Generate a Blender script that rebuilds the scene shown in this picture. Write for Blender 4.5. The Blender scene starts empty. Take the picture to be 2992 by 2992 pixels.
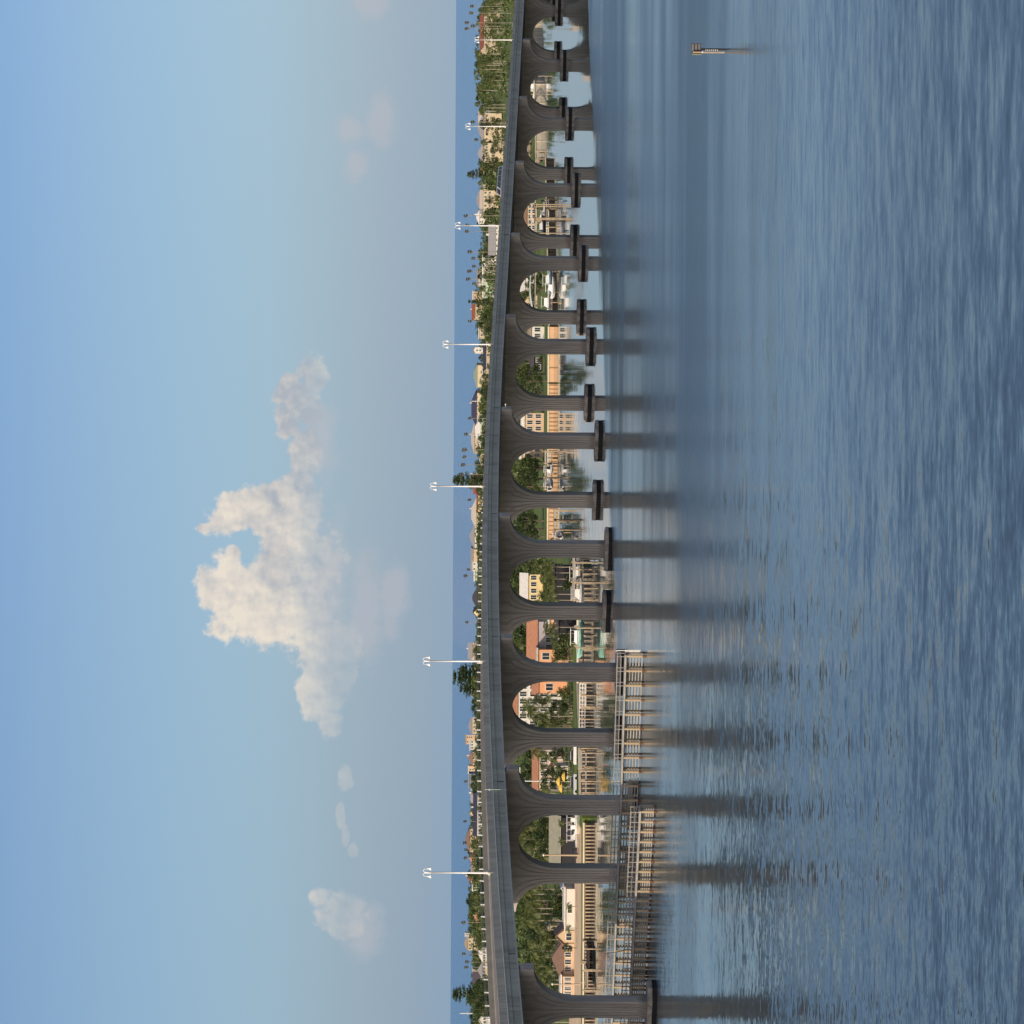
import bpy, math, random
from mathutils import Vector, Matrix
R=math.radians
sc=bpy.context.scene
col=sc.collection
random.seed(7)
# ------------------------------------------------------------ camera, sky, sun
F=8000.0; H=28.0
def hor(U): return 1331.5-16.5*(U-50)/2942
cam_d=bpy.data.cameras.new("camera"); cam=bpy.data.objects.new("camera",cam_d); col.objects.link(cam)
cam_d.sensor_width=36; cam_d.lens=F/2992*36; cam_d.clip_start=1; cam_d.clip_end=250000
cam_d.shift_x=172.6/2992
t=R(.3213)   # the phone was held on its side, very slightly off level
right=Vector((math.cos(t),0,math.sin(t))); down=Vector((math.sin(t),0,-math.cos(t)))
m=Matrix((down,right,Vector((0,-1,0)))).transposed().to_4x4(); m.translation=Vector((0,0,H))
cam.matrix_world=m
sc.camera=cam
sc.view_settings.view_transform='Standard'; sc.view_settings.look='None'
sc.view_settings.exposure=0; sc.view_settings.gamma=1
sc.cycles.use_denoising=True
sc.cycles.max_bounces=6; sc.cycles.diffuse_bounces=3; sc.cycles.glossy_bounces=3; sc.cycles.transmission_bounces=2; sc.cycles.caustics_reflective=True; sc.cycles.blur_glossy=1.0; sc.cycles.sample_clamp_indirect=4
SUN_AZ=R(29.14+4)      # sun stands behind the camera, in line with the bridge
SUN_EL=R(25)
AX=Vector((math.sin(R(29.14)),math.cos(R(29.14)))); NX=Vector((-AX.y,AX.x)); P0=Vector((-66.45,378.89)); SP=41.2865
sdir=Vector((-math.sin(SUN_AZ)*math.cos(SUN_EL),-math.cos(SUN_AZ)*math.cos(SUN_EL),math.sin(SUN_EL)))
sd=bpy.data.lights.new("sun",'SUN'); so=bpy.data.objects.new("sun",sd); col.objects.link(so)
sd.energy=3.4; sd.angle=R(.5); sd.color=(1,.83,.62)
so.rotation_euler=sdir.to_track_quat('Z','Y').to_euler()
W=bpy.data.worlds.new("World"); sc.world=W; W.use_nodes=True
class NT:
    def __init__(s,nt): s.nt=nt; s.n=nt.nodes; s.l=nt.links
    def new(s,ty,**k):
        n=s.n.new(ty)
        for a,b in k.items(): setattr(n,a,b)
        return n
    def link(s,a,b): s.l.new(a,b)
    def val(s,sock,v):
        if hasattr(v,'is_linked'): s.l.new(v,sock)
        else: sock.default_value=v
    def math(s,op,a,b=0.0,c=0.0,clamp=False):
        n=s.new('ShaderNodeMath',operation=op,use_clamp=clamp)
        s.val(n.inputs[0],a); s.val(n.inputs[1],b)
        if len(n.inputs)>2: s.val(n.inputs[2],c)
        return n.outputs[0]
    def vmath(s,op,a,b=(0,0,0)):
        n=s.new('ShaderNodeVectorMath',operation=op); s.val(n.inputs[0],a); s.val(n.inputs[1],b)
        return n.outputs['Value'] if op in('LENGTH','DOT_PRODUCT','DISTANCE') else n.outputs[0]
    def noise(s,vec,scale,detail=3,rough=.5):
        n=s.new('ShaderNodeTexNoise'); s.val(n.inputs['Vector'],vec); n.inputs['Scale'].default_value=scale
        n.inputs['Detail'].default_value=detail; n.inputs['Roughness'].default_value=rough; return n
    def mapr(s,v,a,b,c=0.0,d=1.0,sm=False):
        n=s.new('ShaderNodeMapRange'); n.clamp=True
        if sm: n.interpolation_type='SMOOTHSTEP'
        s.val(n.inputs[0],v); s.val(n.inputs[1],a); s.val(n.inputs[2],b); s.val(n.inputs[3],c); s.val(n.inputs[4],d); return n.outputs[0]
    def mix(s,f,a,b):
        n=s.new('ShaderNodeMix',data_type='RGBA'); s.val(n.inputs[0],f); s.val(n.inputs[6],a); s.val(n.inputs[7],b); return n.outputs[2]
    def comb(s,x,y,z):
        n=s.new('ShaderNodeCombineXYZ'); s.val(n.inputs[0],x); s.val(n.inputs[1],y); s.val(n.inputs[2],z); return n.outputs[0]
def build_world():
    g=NT(W.node_tree); bg=g.n['Background']
    sky=g.new('ShaderNodeTexSky',sky_type='NISHITA'); sky.sun_disc=False
    sky.sun_elevation=SUN_EL; sky.sun_rotation=math.pi+SUN_AZ; sky.altitude=20
    sky.air_density=1.0; sky.dust_density=.3; sky.ozone_density=4.0
    tc=g.new('ShaderNodeTexCoord'); sp=g.new('ShaderNodeSeparateXYZ'); g.link(tc.outputs['Generated'],sp.inputs[0])
    x,y,z=sp.outputs
    yy=g.math('MAXIMUM',y,.05)
    u=g.math('DIVIDE',x,yy); v=g.math('DIVIDE',z,yy)     # a bearing and a slope above the horizon
    p=g.comb(u,v,0.0)
    # clouds stand far off over the gulf: puffs (bearing, slope, half width, half height)
    k=1.5486
    puffs=[(412,1115,30,30),(440,1108,44,46),(480,1140,56,56),(520,1130,66,66),(565,1140,56,66),(512,1188,34,26),(600,1180,44,56),(585,1060,46,54),
           (545,1050,50,44),(385,997,14,10),(420,985,34,22),(470,958,42,30),(520,960,40,44),(560,950,34,50),(443,1045,14,12),(545,745,26,26),(565,765,34,36),
           (592,712,22,26),(545,805,18,22),(575,860,24,46),(588,1225,22,34),(596,1262,20,26),(583,1300,20,22),(603,1332,22,24),(628,1368,20,20),(625,1300,22,34),(650,1250,26,50),(655,1468,12,17),
           (645,1540,6,16),(655,1585,6,16),(668,1606,9,11),(607,1695,16,18),(640,1722,34,30),(665,1745,24,22)]
    def field(pts,pp):
        acc=None
        for (V_,Y_,rv,ru) in pts:
            cu=(2992-Y_*k-1496)/F; cv=(1323-V_*k)/F
            d=g.vmath('SUBTRACT',pp,(cu,cv,0)); d=g.vmath('MULTIPLY',d,(F/(ru*k*1.5),F/(rv*k*1.5),0))
            q=g.math('SUBTRACT',1.0,g.vmath('LENGTH',d))
            if acc is None: acc=q
            else: acc=g.math('SMOOTH_MAX',acc,q,.25)
        return acc
    n1=g.noise(p,95,9,.62); n2=g.noise(p,30,3,.5)
    nn=g.math('ADD',g.math('MULTIPLY',g.math('SUBTRACT',n1.outputs[0],.5),1.7),g.math('MULTIPLY',g.math('SUBTRACT',n2.outputs[0],.5),.8))
    vo=g.new('ShaderNodeTexVoronoi'); vo.feature='SMOOTH_F1'; g.link(g.vmath('ADD',p,g.vmath('MULTIPLY',n1.outputs['Color'],(.004,.004,0))),vo.inputs['Vector']); vo.inputs['Scale'].default_value=210; vo.inputs['Smoothness'].default_value=.3
    bil=g.math('SUBTRACT',.42,vo.outputs['Distance'])
    f=g.math('ADD',g.math('ADD',field(puffs,p),nn),g.math('MULTIPLY',bil,.20))
    dens=g.mapr(f,-.03,.30,sm=True)
    # softer foot where the cloud sinks into the haze
    foot=g.mapr(v,(1323-670*k)/F,(1323-520*k)/F,.22,1.0,sm=True)
    dens=g.math('MULTIPLY',dens,foot)
    faint=[(655,245,24,28),(715,230,24,40),(668,310,20,25),(690,0,30,30),(600,830,30,60),(620,1120,34,120),(690,1150,30,90),(740,1130,22,60),(690,1760,30,40),(1130,100,3,3)]
    dens2=g.math('MULTIPLY',g.mapr(g.math('ADD',field(faint,p),nn),-.15,.8,sm=True),.5)
    # sunward side of each billow
    pl=g.vmath('ADD',p,(-.0016,.0012,0)); n1b=g.noise(pl,95,9,.62)
    n3=g.noise(p,34,4,.55); n3b=g.noise(g.vmath('ADD',p,(-.005,.004,0)),34,4,.55)
    lit=g.math('ADD',g.math('MULTIPLY',g.math('SUBTRACT',n1.outputs[0],n1b.outputs[0]),1.5),g.math('MULTIPLY',g.math('SUBTRACT',n3.outputs[0],n3b.outputs[0]),2.6))
    side=g.math('ADD',g.mapr(u,-.045,.03,.34,-.16),g.math('ADD',g.math('MULTIPLY',bil,.25),g.mapr(v,.040,.080,-.30,.06)))
    lit=g.math('ADD',g.math('ADD',lit,.52),side,clamp=True)
    ccol=g.mix(lit,(.42,.45,.50,1),(.84,.75,.64,1))
    skyc=g.new('ShaderNodeVectorMath',operation='SCALE'); g.link(sky.outputs[0],skyc.inputs[0]); skyc.inputs['Scale'].default_value=.1
    base=g.vmath('MULTIPLY',skyc.outputs[0],(.86,.845,.90))
    # warm glow added round the unseen sun, to brighten the shaded piers
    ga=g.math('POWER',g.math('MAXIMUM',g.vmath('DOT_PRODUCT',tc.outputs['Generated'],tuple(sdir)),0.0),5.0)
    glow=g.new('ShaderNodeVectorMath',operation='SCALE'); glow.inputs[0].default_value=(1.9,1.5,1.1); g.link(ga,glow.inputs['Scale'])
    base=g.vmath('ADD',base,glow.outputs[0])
    # low haze bank over the gulf
    hz=g.mapr(v,0.0,.17,1.0,0.0)
    hz=g.math('MULTIPLY',hz,g.mapr(y,.0,.5))
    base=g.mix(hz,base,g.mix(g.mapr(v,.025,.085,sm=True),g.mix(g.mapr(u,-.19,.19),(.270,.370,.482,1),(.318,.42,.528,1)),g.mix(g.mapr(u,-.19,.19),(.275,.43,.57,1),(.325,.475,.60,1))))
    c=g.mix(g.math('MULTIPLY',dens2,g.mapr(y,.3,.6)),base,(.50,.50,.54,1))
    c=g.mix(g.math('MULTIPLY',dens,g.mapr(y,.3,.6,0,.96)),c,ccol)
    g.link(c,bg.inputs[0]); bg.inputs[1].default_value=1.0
build_world()
# ------------------------------------------------------------ materials
MATS={}
def mat(name,c,rough=.8,var=.18,scale=1.0,c2=None,metal=0,streak=False,spec=.3):
    if name in MATS: return MATS[name]
    m=bpy.data.materials.new(name); m.use_nodes=True; g=NT(m.node_tree); b=g.n['Principled BSDF']
    tc=g.new('ShaderNodeTexCoord'); v=tc.outputs['Object']
    if streak: v=g.vmath('MULTIPLY',v,(1,1,.12))
    n=g.noise(v,scale,5,.6)
    f=g.mapr(n.outputs[0],.3,.7)
    a=tuple(min(1,x*(1-var)) for x in c)+(1,); d=tuple(min(1,x*(1+var)) for x in (c2 or c))+(1,)
    g.link(g.mix(f,a,d),b.inputs['Base Color']); b.inputs['Roughness'].default_value=rough; b.inputs['Metallic'].default_value=metal
    b.inputs['Specular IOR Level'].default_value=spec
    MATS[name]=m; return m
def leafmat(name,a,b_,tr=.3):
    m=bpy.data.materials.new(name); m.use_nodes=True; g=NT(m.node_tree); g.n.remove(g.n['Principled BSDF']); out=g.n['Material Output']
    tc=g.new('ShaderNodeTexCoord'); oi=g.new('ShaderNodeObjectInfo')
    n=g.noise(tc.outputs['Object'],.9,3,.6); ge=g.new('ShaderNodeNewGeometry')
    f=g.math('ADD',g.math('MULTIPLY',g.mapr(n.outputs[0],.3,.7),.5),g.math('ADD',g.math('MULTIPLY',ge.outputs['Random Per Island'],.3),g.math('MULTIPLY',oi.outputs['Random'],.3)),clamp=True)
    c=g.mix(f,a+(1,),b_+(1,))
    d=g.new('ShaderNodeBsdfDiffuse'); t_=g.new('ShaderNodeBsdfTranslucent'); gl=g.new('ShaderNodeBsdfGlossy'); gl.inputs['Roughness'].default_value=.45
    g.link(c,d.inputs[0]); g.link(c,t_.inputs[0]); mx=g.new('ShaderNodeMixShader'); mx.inputs[0].default_value=tr
    g.link(d.outputs[0],mx.inputs[1]); g.link(t_.outputs[0],mx.inputs[2])
    mx2=g.new('ShaderNodeMixShader'); mx2.inputs[0].default_value=.04; g.link(mx.outputs[0],mx2.inputs[1]); g.link(gl.outputs[0],mx2.inputs[2])
    g.link(mx2.outputs[0],out.inputs[0]); MATS[name]=m; return m
LEAF=leafmat('leaf',(.04,.072,.022),(.135,.17,.05))
LEAFD=leafmat('leaf_dark',(.03,.06,.022),(.09,.13,.04))
PALM=leafmat('palm_frond',(.055,.088,.025),(.20,.22,.07))
PALMG=leafmat('fan_frond',(.17,.15,.08),(.40,.33,.17),.45)
BARK=mat('bark',(.16,.13,.10),.9); PTRUNK=mat('palm_trunk',(.30,.27,.21),.9,scale=3); SKIRT=mat('dry_skirt',(.22,.16,.09),.95)
CONC=mat('pier_concrete',(.46,.415,.37),.85,.17,.7,streak=True); GROOVE=mat('pier_groove_dark',(.38,.335,.295),.9,.1)  # grooves are a darker, browner concrete
FASC=mat('fascia_concrete',(.49,.475,.395),.8,.18,.5,streak=True); COPE=mat('coping_concrete',(.55,.57,.54),.75,.1,.5)
def weather(m,tide):
    g=NT(m.node_tree); b=g.n['Principled BSDF']; src=b.inputs['Base Color'].links[0].from_socket
    ge=g.new('ShaderNodeNewGeometry'); sp=g.new('ShaderNodeSeparateXYZ'); g.link(ge.outputs['Position'],sp.inputs[0])
    sn=g.noise(g.vmath('MULTIPLY',ge.outputs['Position'],(1,1,.05)),1.6,4,.65)
    bl=g.noise(ge.outputs['Position'],.16,3,.6)
    f=g.math('MULTIPLY',g.mapr(sn.outputs[0],.46,.66),g.mapr(bl.outputs[0],.4,.62,.1,.6))
    c=g.mix(f,src,(.20,.165,.135,1))
    c=g.mix(g.math('MULTIPLY',g.mapr(sn.outputs[0],.30,.44,1,0),.30),c,(.55,.52,.47,1))
    if tide:
        h=g.math('ADD',sp.outputs[2],g.math('MULTIPLY',g.math('SUBTRACT',sn.outputs[0],.5),2.2))
        c=g.mix(g.mapr(h,1.5,2.4,.62,0),c,(.09,.085,.07,1))
    g.link(c,b.inputs['Base Color'])
weather(CONC,True); weather(FASC,False)
ROAD=mat('road_concrete',(.20,.19,.18),.85,.15,.3); WALKM=mat('walk_concrete',(.20,.20,.21),.85); BARR=mat('barrier_concrete',(.62,.52,.38),.8,.12,.4)
FOOT=mat('footing_concrete',(.30,.27,.23),.9,.45,.9,c2=(.38,.33,.28)); WETM=mat('tidal_stain',(.022,.020,.018),.7,.3,1)
WHITE=mat('white_paint',(.78,.78,.76),.45,.04); WHITEM=mat('lamp_white',(.80,.80,.79),.4,.02)
FENP=mat('fender_pile',(.56,.46,.33),.8,.25,1.5,c2=(.40,.30,.19)); FENB=mat('fender_board',(.34,.33,.31),.75,.25,.8); RUST=mat('rusty_band',(.20,.09,.04),.9,.3,3)
GLASS=mat('window_glass',(.03,.035,.045),.15,.2,spec=.6); FRAME=mat('window_frame',(.75,.74,.70),.6,.05)
STEEL=mat('galvanised',(.5,.5,.5),.45,.1,metal=.6); WOOD=mat('dock_wood',(.36,.30,.23),.85,.3,1.2); DARKW=mat('dark_timber',(.05,.04,.035),.9,.3)
SAND=mat('sand_ground',(.66,.50,.33),.95,.12,.12); GRASS=mat('lawn_grass',(.09,.14,.03),.95,.25,.08,c2=(.13,.17,.04))
ASPH=mat('asphalt',(.055,.055,.055),.9)
# ------------------------------------------------------------ mesh helpers
class MB:
    def __init__(s): s.v=[]; s.f=[]; s.mi=[]
    def face(s,pts,mi=0):
        k=len(s.v); s.v.extend([tuple(p) for p in pts]); s.f.append(tuple(range(k,k+len(pts)))); s.mi.append(mi)
    def box(s,x0,x1,y0,y1,z0,z1,M=None,mi=0):
        c=[(x0,y0,z0),(x1,y0,z0),(x1,y1,z0),(x0,y1,z0),(x0,y0,z1),(x1,y0,z1),(x1,y1,z1),(x0,y1,z1)]
        if M is not None: c=[tuple(M@Vector(p)) for p in c]
        k=len(s.v); s.v.extend(c)
        for q in((0,3,2,1),(4,5,6,7),(0,1,5,4),(1,2,6,5),(2,3,7,6),(3,0,4,7)): s.f.append(tuple(k+i for i in q)); s.mi.append(mi)
    def tube(s,pts,rad,n=8,mi=0,cap=True):
        pts=[Vector(p) for p in pts]
        if not isinstance(rad,(list,tuple)): rad=[rad]*len(pts)
        k=len(s.v); up=Vector((0,0,1))
        for i,p in enumerate(pts):
            d=(pts[min(i+1,len(pts)-1)]-pts[max(i-1,0)]).normalized()
            a=d.cross(up); 
            if a.length<.05: a=d.cross(Vector((1,0,0)))
            a.normalize(); b=d.cross(a)
            for j in range(n):
                w=2*math.pi*j/n; s.v.append(tuple(p+(a*math.cos(w)+b*math.sin(w))*rad[i]))
        for i in range(len(pts)-1):
            for j in range(n):
                s.f.append((k+i*n+j,k+i*n+(j+1)%n,k+(i+1)*n+(j+1)%n,k+(i+1)*n+j)); s.mi.append(mi)
        if cap:
            s.f.append(tuple(k+j for j in range(n))[::-1]); s.mi.append(mi); e=k+(len(pts)-1)*n; s.f.append(tuple(e+j for j in range(n))); s.mi.append(mi)
    def lathe(s,prof,c,n=10,mi=0):
        k=len(s.v)
        for r,z in prof:
            for j in range(n): w=2*math.pi*j/n; s.v.append((c[0]+r*math.cos(w),c[1]+r*math.sin(w),c[2]+z))
        for i in range(len(prof)-1):
            for j in range(n): s.f.append((k+i*n+j,k+i*n+(j+1)%n,k+(i+1)*n+(j+1)%n,k+(i+1)*n+j)); s.mi.append(mi)
    def mesh(s,name,mats,smooth=False):
        me=bpy.data.meshes.new(name); me.from_pydata(s.v,[],s.f)
        for m_ in (mats if isinstance(mats,(list,tuple)) else [mats]): me.materials.append(m_)
        if any(s.mi): me.polygons.foreach_set('material_index',s.mi)
        if smooth: me.polygons.foreach_set('use_smooth',[True]*len(s.f))
        me.update(); return me
    def build(s,name,mats,parent=None,smooth=False):
        return ob(name,s.mesh(name,mats,smooth),parent)
def ob(name,me,parent=None,M=None):
    o=bpy.data.objects.new(name,me); col.objects.link(o)
    if parent: o.parent=parent
    if M is not None: o.matrix_local=M
    return o
def empty(name,loc,rz=0,sc_=1):
    o=bpy.data.objects.new(name,None); col.objects.link(o); o.location=loc; o.rotation_euler=(0,0,rz); o.scale=(sc_,)*3; o.empty_display_size=.5; return o
def tag(o,label=None,cat=None,group=None,kind=None):
    if label: o['label']=label
    if cat: o['category']=cat
    if group: o['group']=group
    if kind: o['kind']=kind
    return o
def at(yi,V,D):
    U=2992-yi
    return Vector(((U-1496)/F*D, D, H-(V-hor(U))*D/F))
def copy_tree(o,parent=None):
    c=o.copy(); col.objects.link(c); c.parent=parent
    for ch in list(o.children): copy_tree(ch,c)
    return c
def B(s,w,z): # bridge station, offset across, height
    p=P0+AX*s+NX*w; return Vector((p.x,p.y,z))
def zg(s):
    q=s/SP
    if q<4.6: return 20.25-.325*(q-2.1)**2
    return max(3.5,20.25-.325*2.5**2-1.63*(q-4.6))
# ------------------------------------------------------------ setting: water, sea bed of land
def water():
    m=bpy.data.materials.new('bay_water'); m.use_nodes=True; g=NT(m.node_tree); b=g.n['Principled BSDF']
    ge=g.new('ShaderNodeNewGeometry'); pos=ge.outputs['Position']; sp=g.new('ShaderNodeSeparateXYZ'); g.link(pos,sp.inputs[0])
    # ripples: fine chop plus a longer slow wave, in metres
    def slope(sx,sy,scale,detail,amp,rot=0.0,rough=.55):
        mp=g.new('ShaderNodeMapping'); g.link(pos,mp.inputs[0]); mp.inputs['Rotation'].default_value=(0,0,rot); mp.inputs['Scale'].default_value=(sx,sy,1)
        n=g.noise(mp.outputs[0],scale,detail,rough); d=g.vmath('SUBTRACT',n.outputs['Color'],(.5,.5,.5))
        return g.vmath('MULTIPLY',d,amp if hasattr(amp,'is_linked') else (amp,)*3)
    pm=g.new('ShaderNodeMapping'); g.link(pos,pm.inputs[0]); pm.inputs['Scale'].default_value=(.18,1,1); pm.inputs['Rotation'].default_value=(0,0,R(-6))
    patch=g.noise(pm.outputs[0],.018,4,.55).outputs[0]
    wind=g.mapr(patch,.40,.60,sm=True)
    y=sp.outputs[1]; x=sp.outputs[0]
    near=g.mapr(y,330,140,0,1)                     # open water nearer the camera carries small waves
    left=g.mapr(x,25,-35,0,1,sm=True)
    wob=g.math('MULTIPLY',g.math('SUBTRACT',g.noise(pos,.05,3).outputs[0],.5),26.0)
    edge=g.math('SUBTRACT',y,g.math('ADD',488.0,g.math('ADD',g.math('MULTIPLY',x,.83),wob)))
    lee=g.mapr(edge,-7,7,1,0,sm=True)              # 0 in the lee of the bridge, 1 outside
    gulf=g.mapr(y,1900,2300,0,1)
    a=g.math('ADD',g.math('MULTIPLY',wind,.034),.018)
    a=g.math('ADD',a,g.math('MULTIPLY',left,.028))
    a=g.math('ADD',a,g.math('MULTIPLY',near,.095))
    a=g.math('MULTIPLY',a,g.math('ADD',g.math('MULTIPLY',lee,.68),.32))
    a=g.math('ADD',a,g.math('MULTIPLY',gulf,.6))
    av=g.comb(a,g.math('MULTIPLY',a,1.4),0.0)
    s1=slope(.34,1.0,.72,2,av,R(-17)); s2=slope(.45,1,2.6,3,g.vmath('MULTIPLY',av,g.comb(g.math('ADD',.45,g.math('MULTIPLY',left,.8)),g.math('ADD',.45,g.math('MULTIPLY',left,.8)),0.0)),R(6)); s3=slope(.35,1,.2,2,g.vmath('MULTIPLY',av,(.16,.16,0)),R(-22))
    s_=g.vmath('ADD',g.vmath('ADD',s1,s2),s3)
    nrm=g.vmath('NORMALIZE',g.vmath('ADD',g.vmath('MULTIPLY',s_,(1,1,0)),(0,0,1)))
    g.link(nrm,b.inputs['Normal'])
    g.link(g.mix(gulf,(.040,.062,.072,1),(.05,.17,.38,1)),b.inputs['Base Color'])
    rg=g.math('MULTIPLY',lee,g.math('ADD',.125,g.math('MULTIPLY',wind,.15)))   # cat's paws too fine to see singly
    rg=g.math('MULTIPLY',g.math('MULTIPLY',rg,g.math('SUBTRACT',1.0,g.math('MULTIPLY',near,.6))),g.math('SUBTRACT',1.0,g.math('MULTIPLY',left,.5)))
    g.link(g.math('ADD',g.math('ADD',g.math('MULTIPLY',gulf,.16),.035),rg),b.inputs['Roughness']); b.inputs['IOR'].default_value=1.333
    mb=MB(); 
    mb.face([(-90000,-3000,0),(90000,-3000,0),(120000,190000,0),(-120000,190000,0)])
    tag(mb.build('water',m),kind='structure')
water()
shore=[(-420,548),(-98,550),(-61.6,552),(-35.8,574),(-11.2,577),(-9.5,600),(-8.5,766),(52,768),(76,786),(104,806),(112,885),(141,903),(166,941),(205,962),(620,1010)]
mb=MB(); GZ=1.6
mb.v=[(x,y,GZ) for x,y in shore]+[(900,2250,GZ),(-900,2230,GZ)]; mb.f=[tuple(range(len(mb.v)))]; mb.mi=[0]
k=len(shore)
for i in range(k-1):
    (a,b_),(c,d)=shore[i],shore[i+1]; mb.face([(a,b_,-2),(c,d,-2),(c,d,GZ),(a,b_,GZ)])
tag(mb.build('ground',GRASS),kind='structure')
mb=MB(); mb.face([(-300,551,GZ+.01),(-99,552,GZ+.01),(-64,554.5,GZ+.01),(-66,607,GZ+.01),(-300,607,GZ+.01)]); tag(mb.build('beach',SAND),kind='structure')
# ------------------------------------------------------------ bridge
bridge=empty('bridge',B(0,6.45,0)); tag(bridge,'long grey concrete road bridge on twin-column arched piers crossing the bay','bridge')
binv=Matrix.Translation(-bridge.location)
def bpart(mb,name,mats,smooth=False,parent=None):
    o=mb.build(name,mats,parent or bridge,smooth)
    if not parent: o.matrix_local=binv
    return o
S0,S1,DS=-170,600,5.0
st=[S0+i*DS for i in range(int((S1-S0)/DS)+1)]
def extrude(prof,name,mats,mis=None,closed=True):
    mb=MB(); n=len(prof)
    for s in st:
        for w,z in prof: mb.v.append(tuple(B(s,w,zg(s)+z)))
    for i in range(len(st)-1):
        for j in range(n if closed else n-1):
            a=i*n+j; b_=i*n+(j+1)%n; mb.f.append((a,b_,b_+n,a+n)); mb.mi.append(mis[j] if mis else 0)
    if closed: mb.f.append(tuple(range(n))); mb.mi.append(0); e=(len(st)-1)*n; mb.f.append(tuple(range(e,e+n))[::-1]); mb.mi.append(0)
    return bpart(mb,name,mats)
# main box of the deck: fascia with a proud bottom flange
extrude([(-6.92,.0),(-6.92,.17),(-6.72,.24),(-6.7,1.22),(-2.52,1.22),(-2.52,1.90),(18.0,1.90),(18.35,1.85),(18.35,.2),(18.5,.15),(18.5,0)],'girder',[FASC,COPE],[1]+[0]*10)
extrude([(-6.7,1.225),(-6.82,1.27),(-6.82,1.82),(-6.90,1.86),(-6.90,1.97),(-6.54,1.97),(-6.54,1.225)],'parapet',[FASC,COPE],[0,0,0,1,1,0,0])
extrude([(-6.538,1.226),(-6.538,1.236),(-2.522,1.236),(-2.522,1.226)],'walkway',[WALKM])
extrude([(-2.70,1.24),(-2.58,2.1),(-2.50,2.80),(-2.15,2.80),(-2.10,2.15),(-1.95,1.905),(-2.518,1.905),(-2.523,1.24)],'traffic_barrier',[FASC,BARR],[0,0,1,1,1,0,0,0])  # cream top and road side: sun catch painted into the barrier colour
extrude([(-1.948,1.904),(-1.948,1.92),(17.6,1.92),(17.6,1.904)],'roadway',[ROAD])
extrude([(17.62,1.905),(17.80,2.15),(17.86,2.85),(18.14,2.85),(18.14,1.905)],'parapet',[BARR])
bridge.children[-1]['label']='far parapet of the deck, carrying white posts'
# painted lines
for w,dash in((-1.0,0),(3.6,1),(7.4,0),(7.8,0),(11.6,1),(15.6,0)):
    mb=MB(); s=-60
    while s<(560 if not dash else 210):
        q=[B(s,w,zg(s)+1.926),B(s,w+.16,zg(s)+1.926),B(s+3,w+.16,zg(s+3)+1.926),B(s+3,w,zg(s+3)+1.926)]
        if dash:
            if int((s+60)/3)%4<1: m2=MB(); m2.face(q); bpart(m2,'lane_dash',[WHITE])
        else: mb.face(q)
        s+=3
    if not dash: bpart(mb,'lane_line',[WHITE])
# expansion joints on the fascia
for i in range(-1,12):
    mb=MB(); s=i*SP; 
    for (w0,w1,z0,z1) in((-6.94,-6.70,.24,1.20),):
        c=[B(s-.04,w0+.19,zg(s)+z0),B(s+.04,w0+.19,zg(s)+z0),B(s+.04,w0+.19,zg(s)+z1),B(s-.04,w0+.19,zg(s)+z1)]
        d=[p+Vector((NX.x,NX.y,0))*.05 for p in c]
        mb.face(c); mb.face(d[::-1])
        for a in range(4): mb.face([c[a],c[(a+1)%4],d[(a+1)%4],d[a]])
    bpart(mb,'expansion_joint',[WETM])
# far railing: white posts with rails
rail=MB()
for zz in(3.22,3.42):
    for i in range(len(st)-1):
        a,b_=st[i],st[i+1]; rail.tube([B(a,18.0,zg(a)+zz),B(b_,18.0,zg(b_)+zz)],.025,4,cap=False)
railing=bpart(rail,'railing',[STEEL])
posts=[]
pm=MB(); pm.box(-.09,.09,-.07,.07,0,.62); pm.box(-.11,.11,-.1,.1,.0,.05); pmesh=pm.mesh('railing_post',WHITE)
s=-48.0; rest=MB(); ns=0
while s<430:
    p=B(s,18.0,zg(s)+2.85)
    if ns<98:
        o=ob('railing_post',pmesh,railing); o.matrix_local=Matrix.Translation(p)@Matrix.Rotation(-R(29.14),4,'Z')
    else: rest.box(p.x-.09,p.x+.09,p.y-.07,p.y+.07,p.z,p.z+.62)
    ns+=1; s+=3.05
r_=rest.build('railing_post',WHITE,railing); r_['kind']='stuff'
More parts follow.
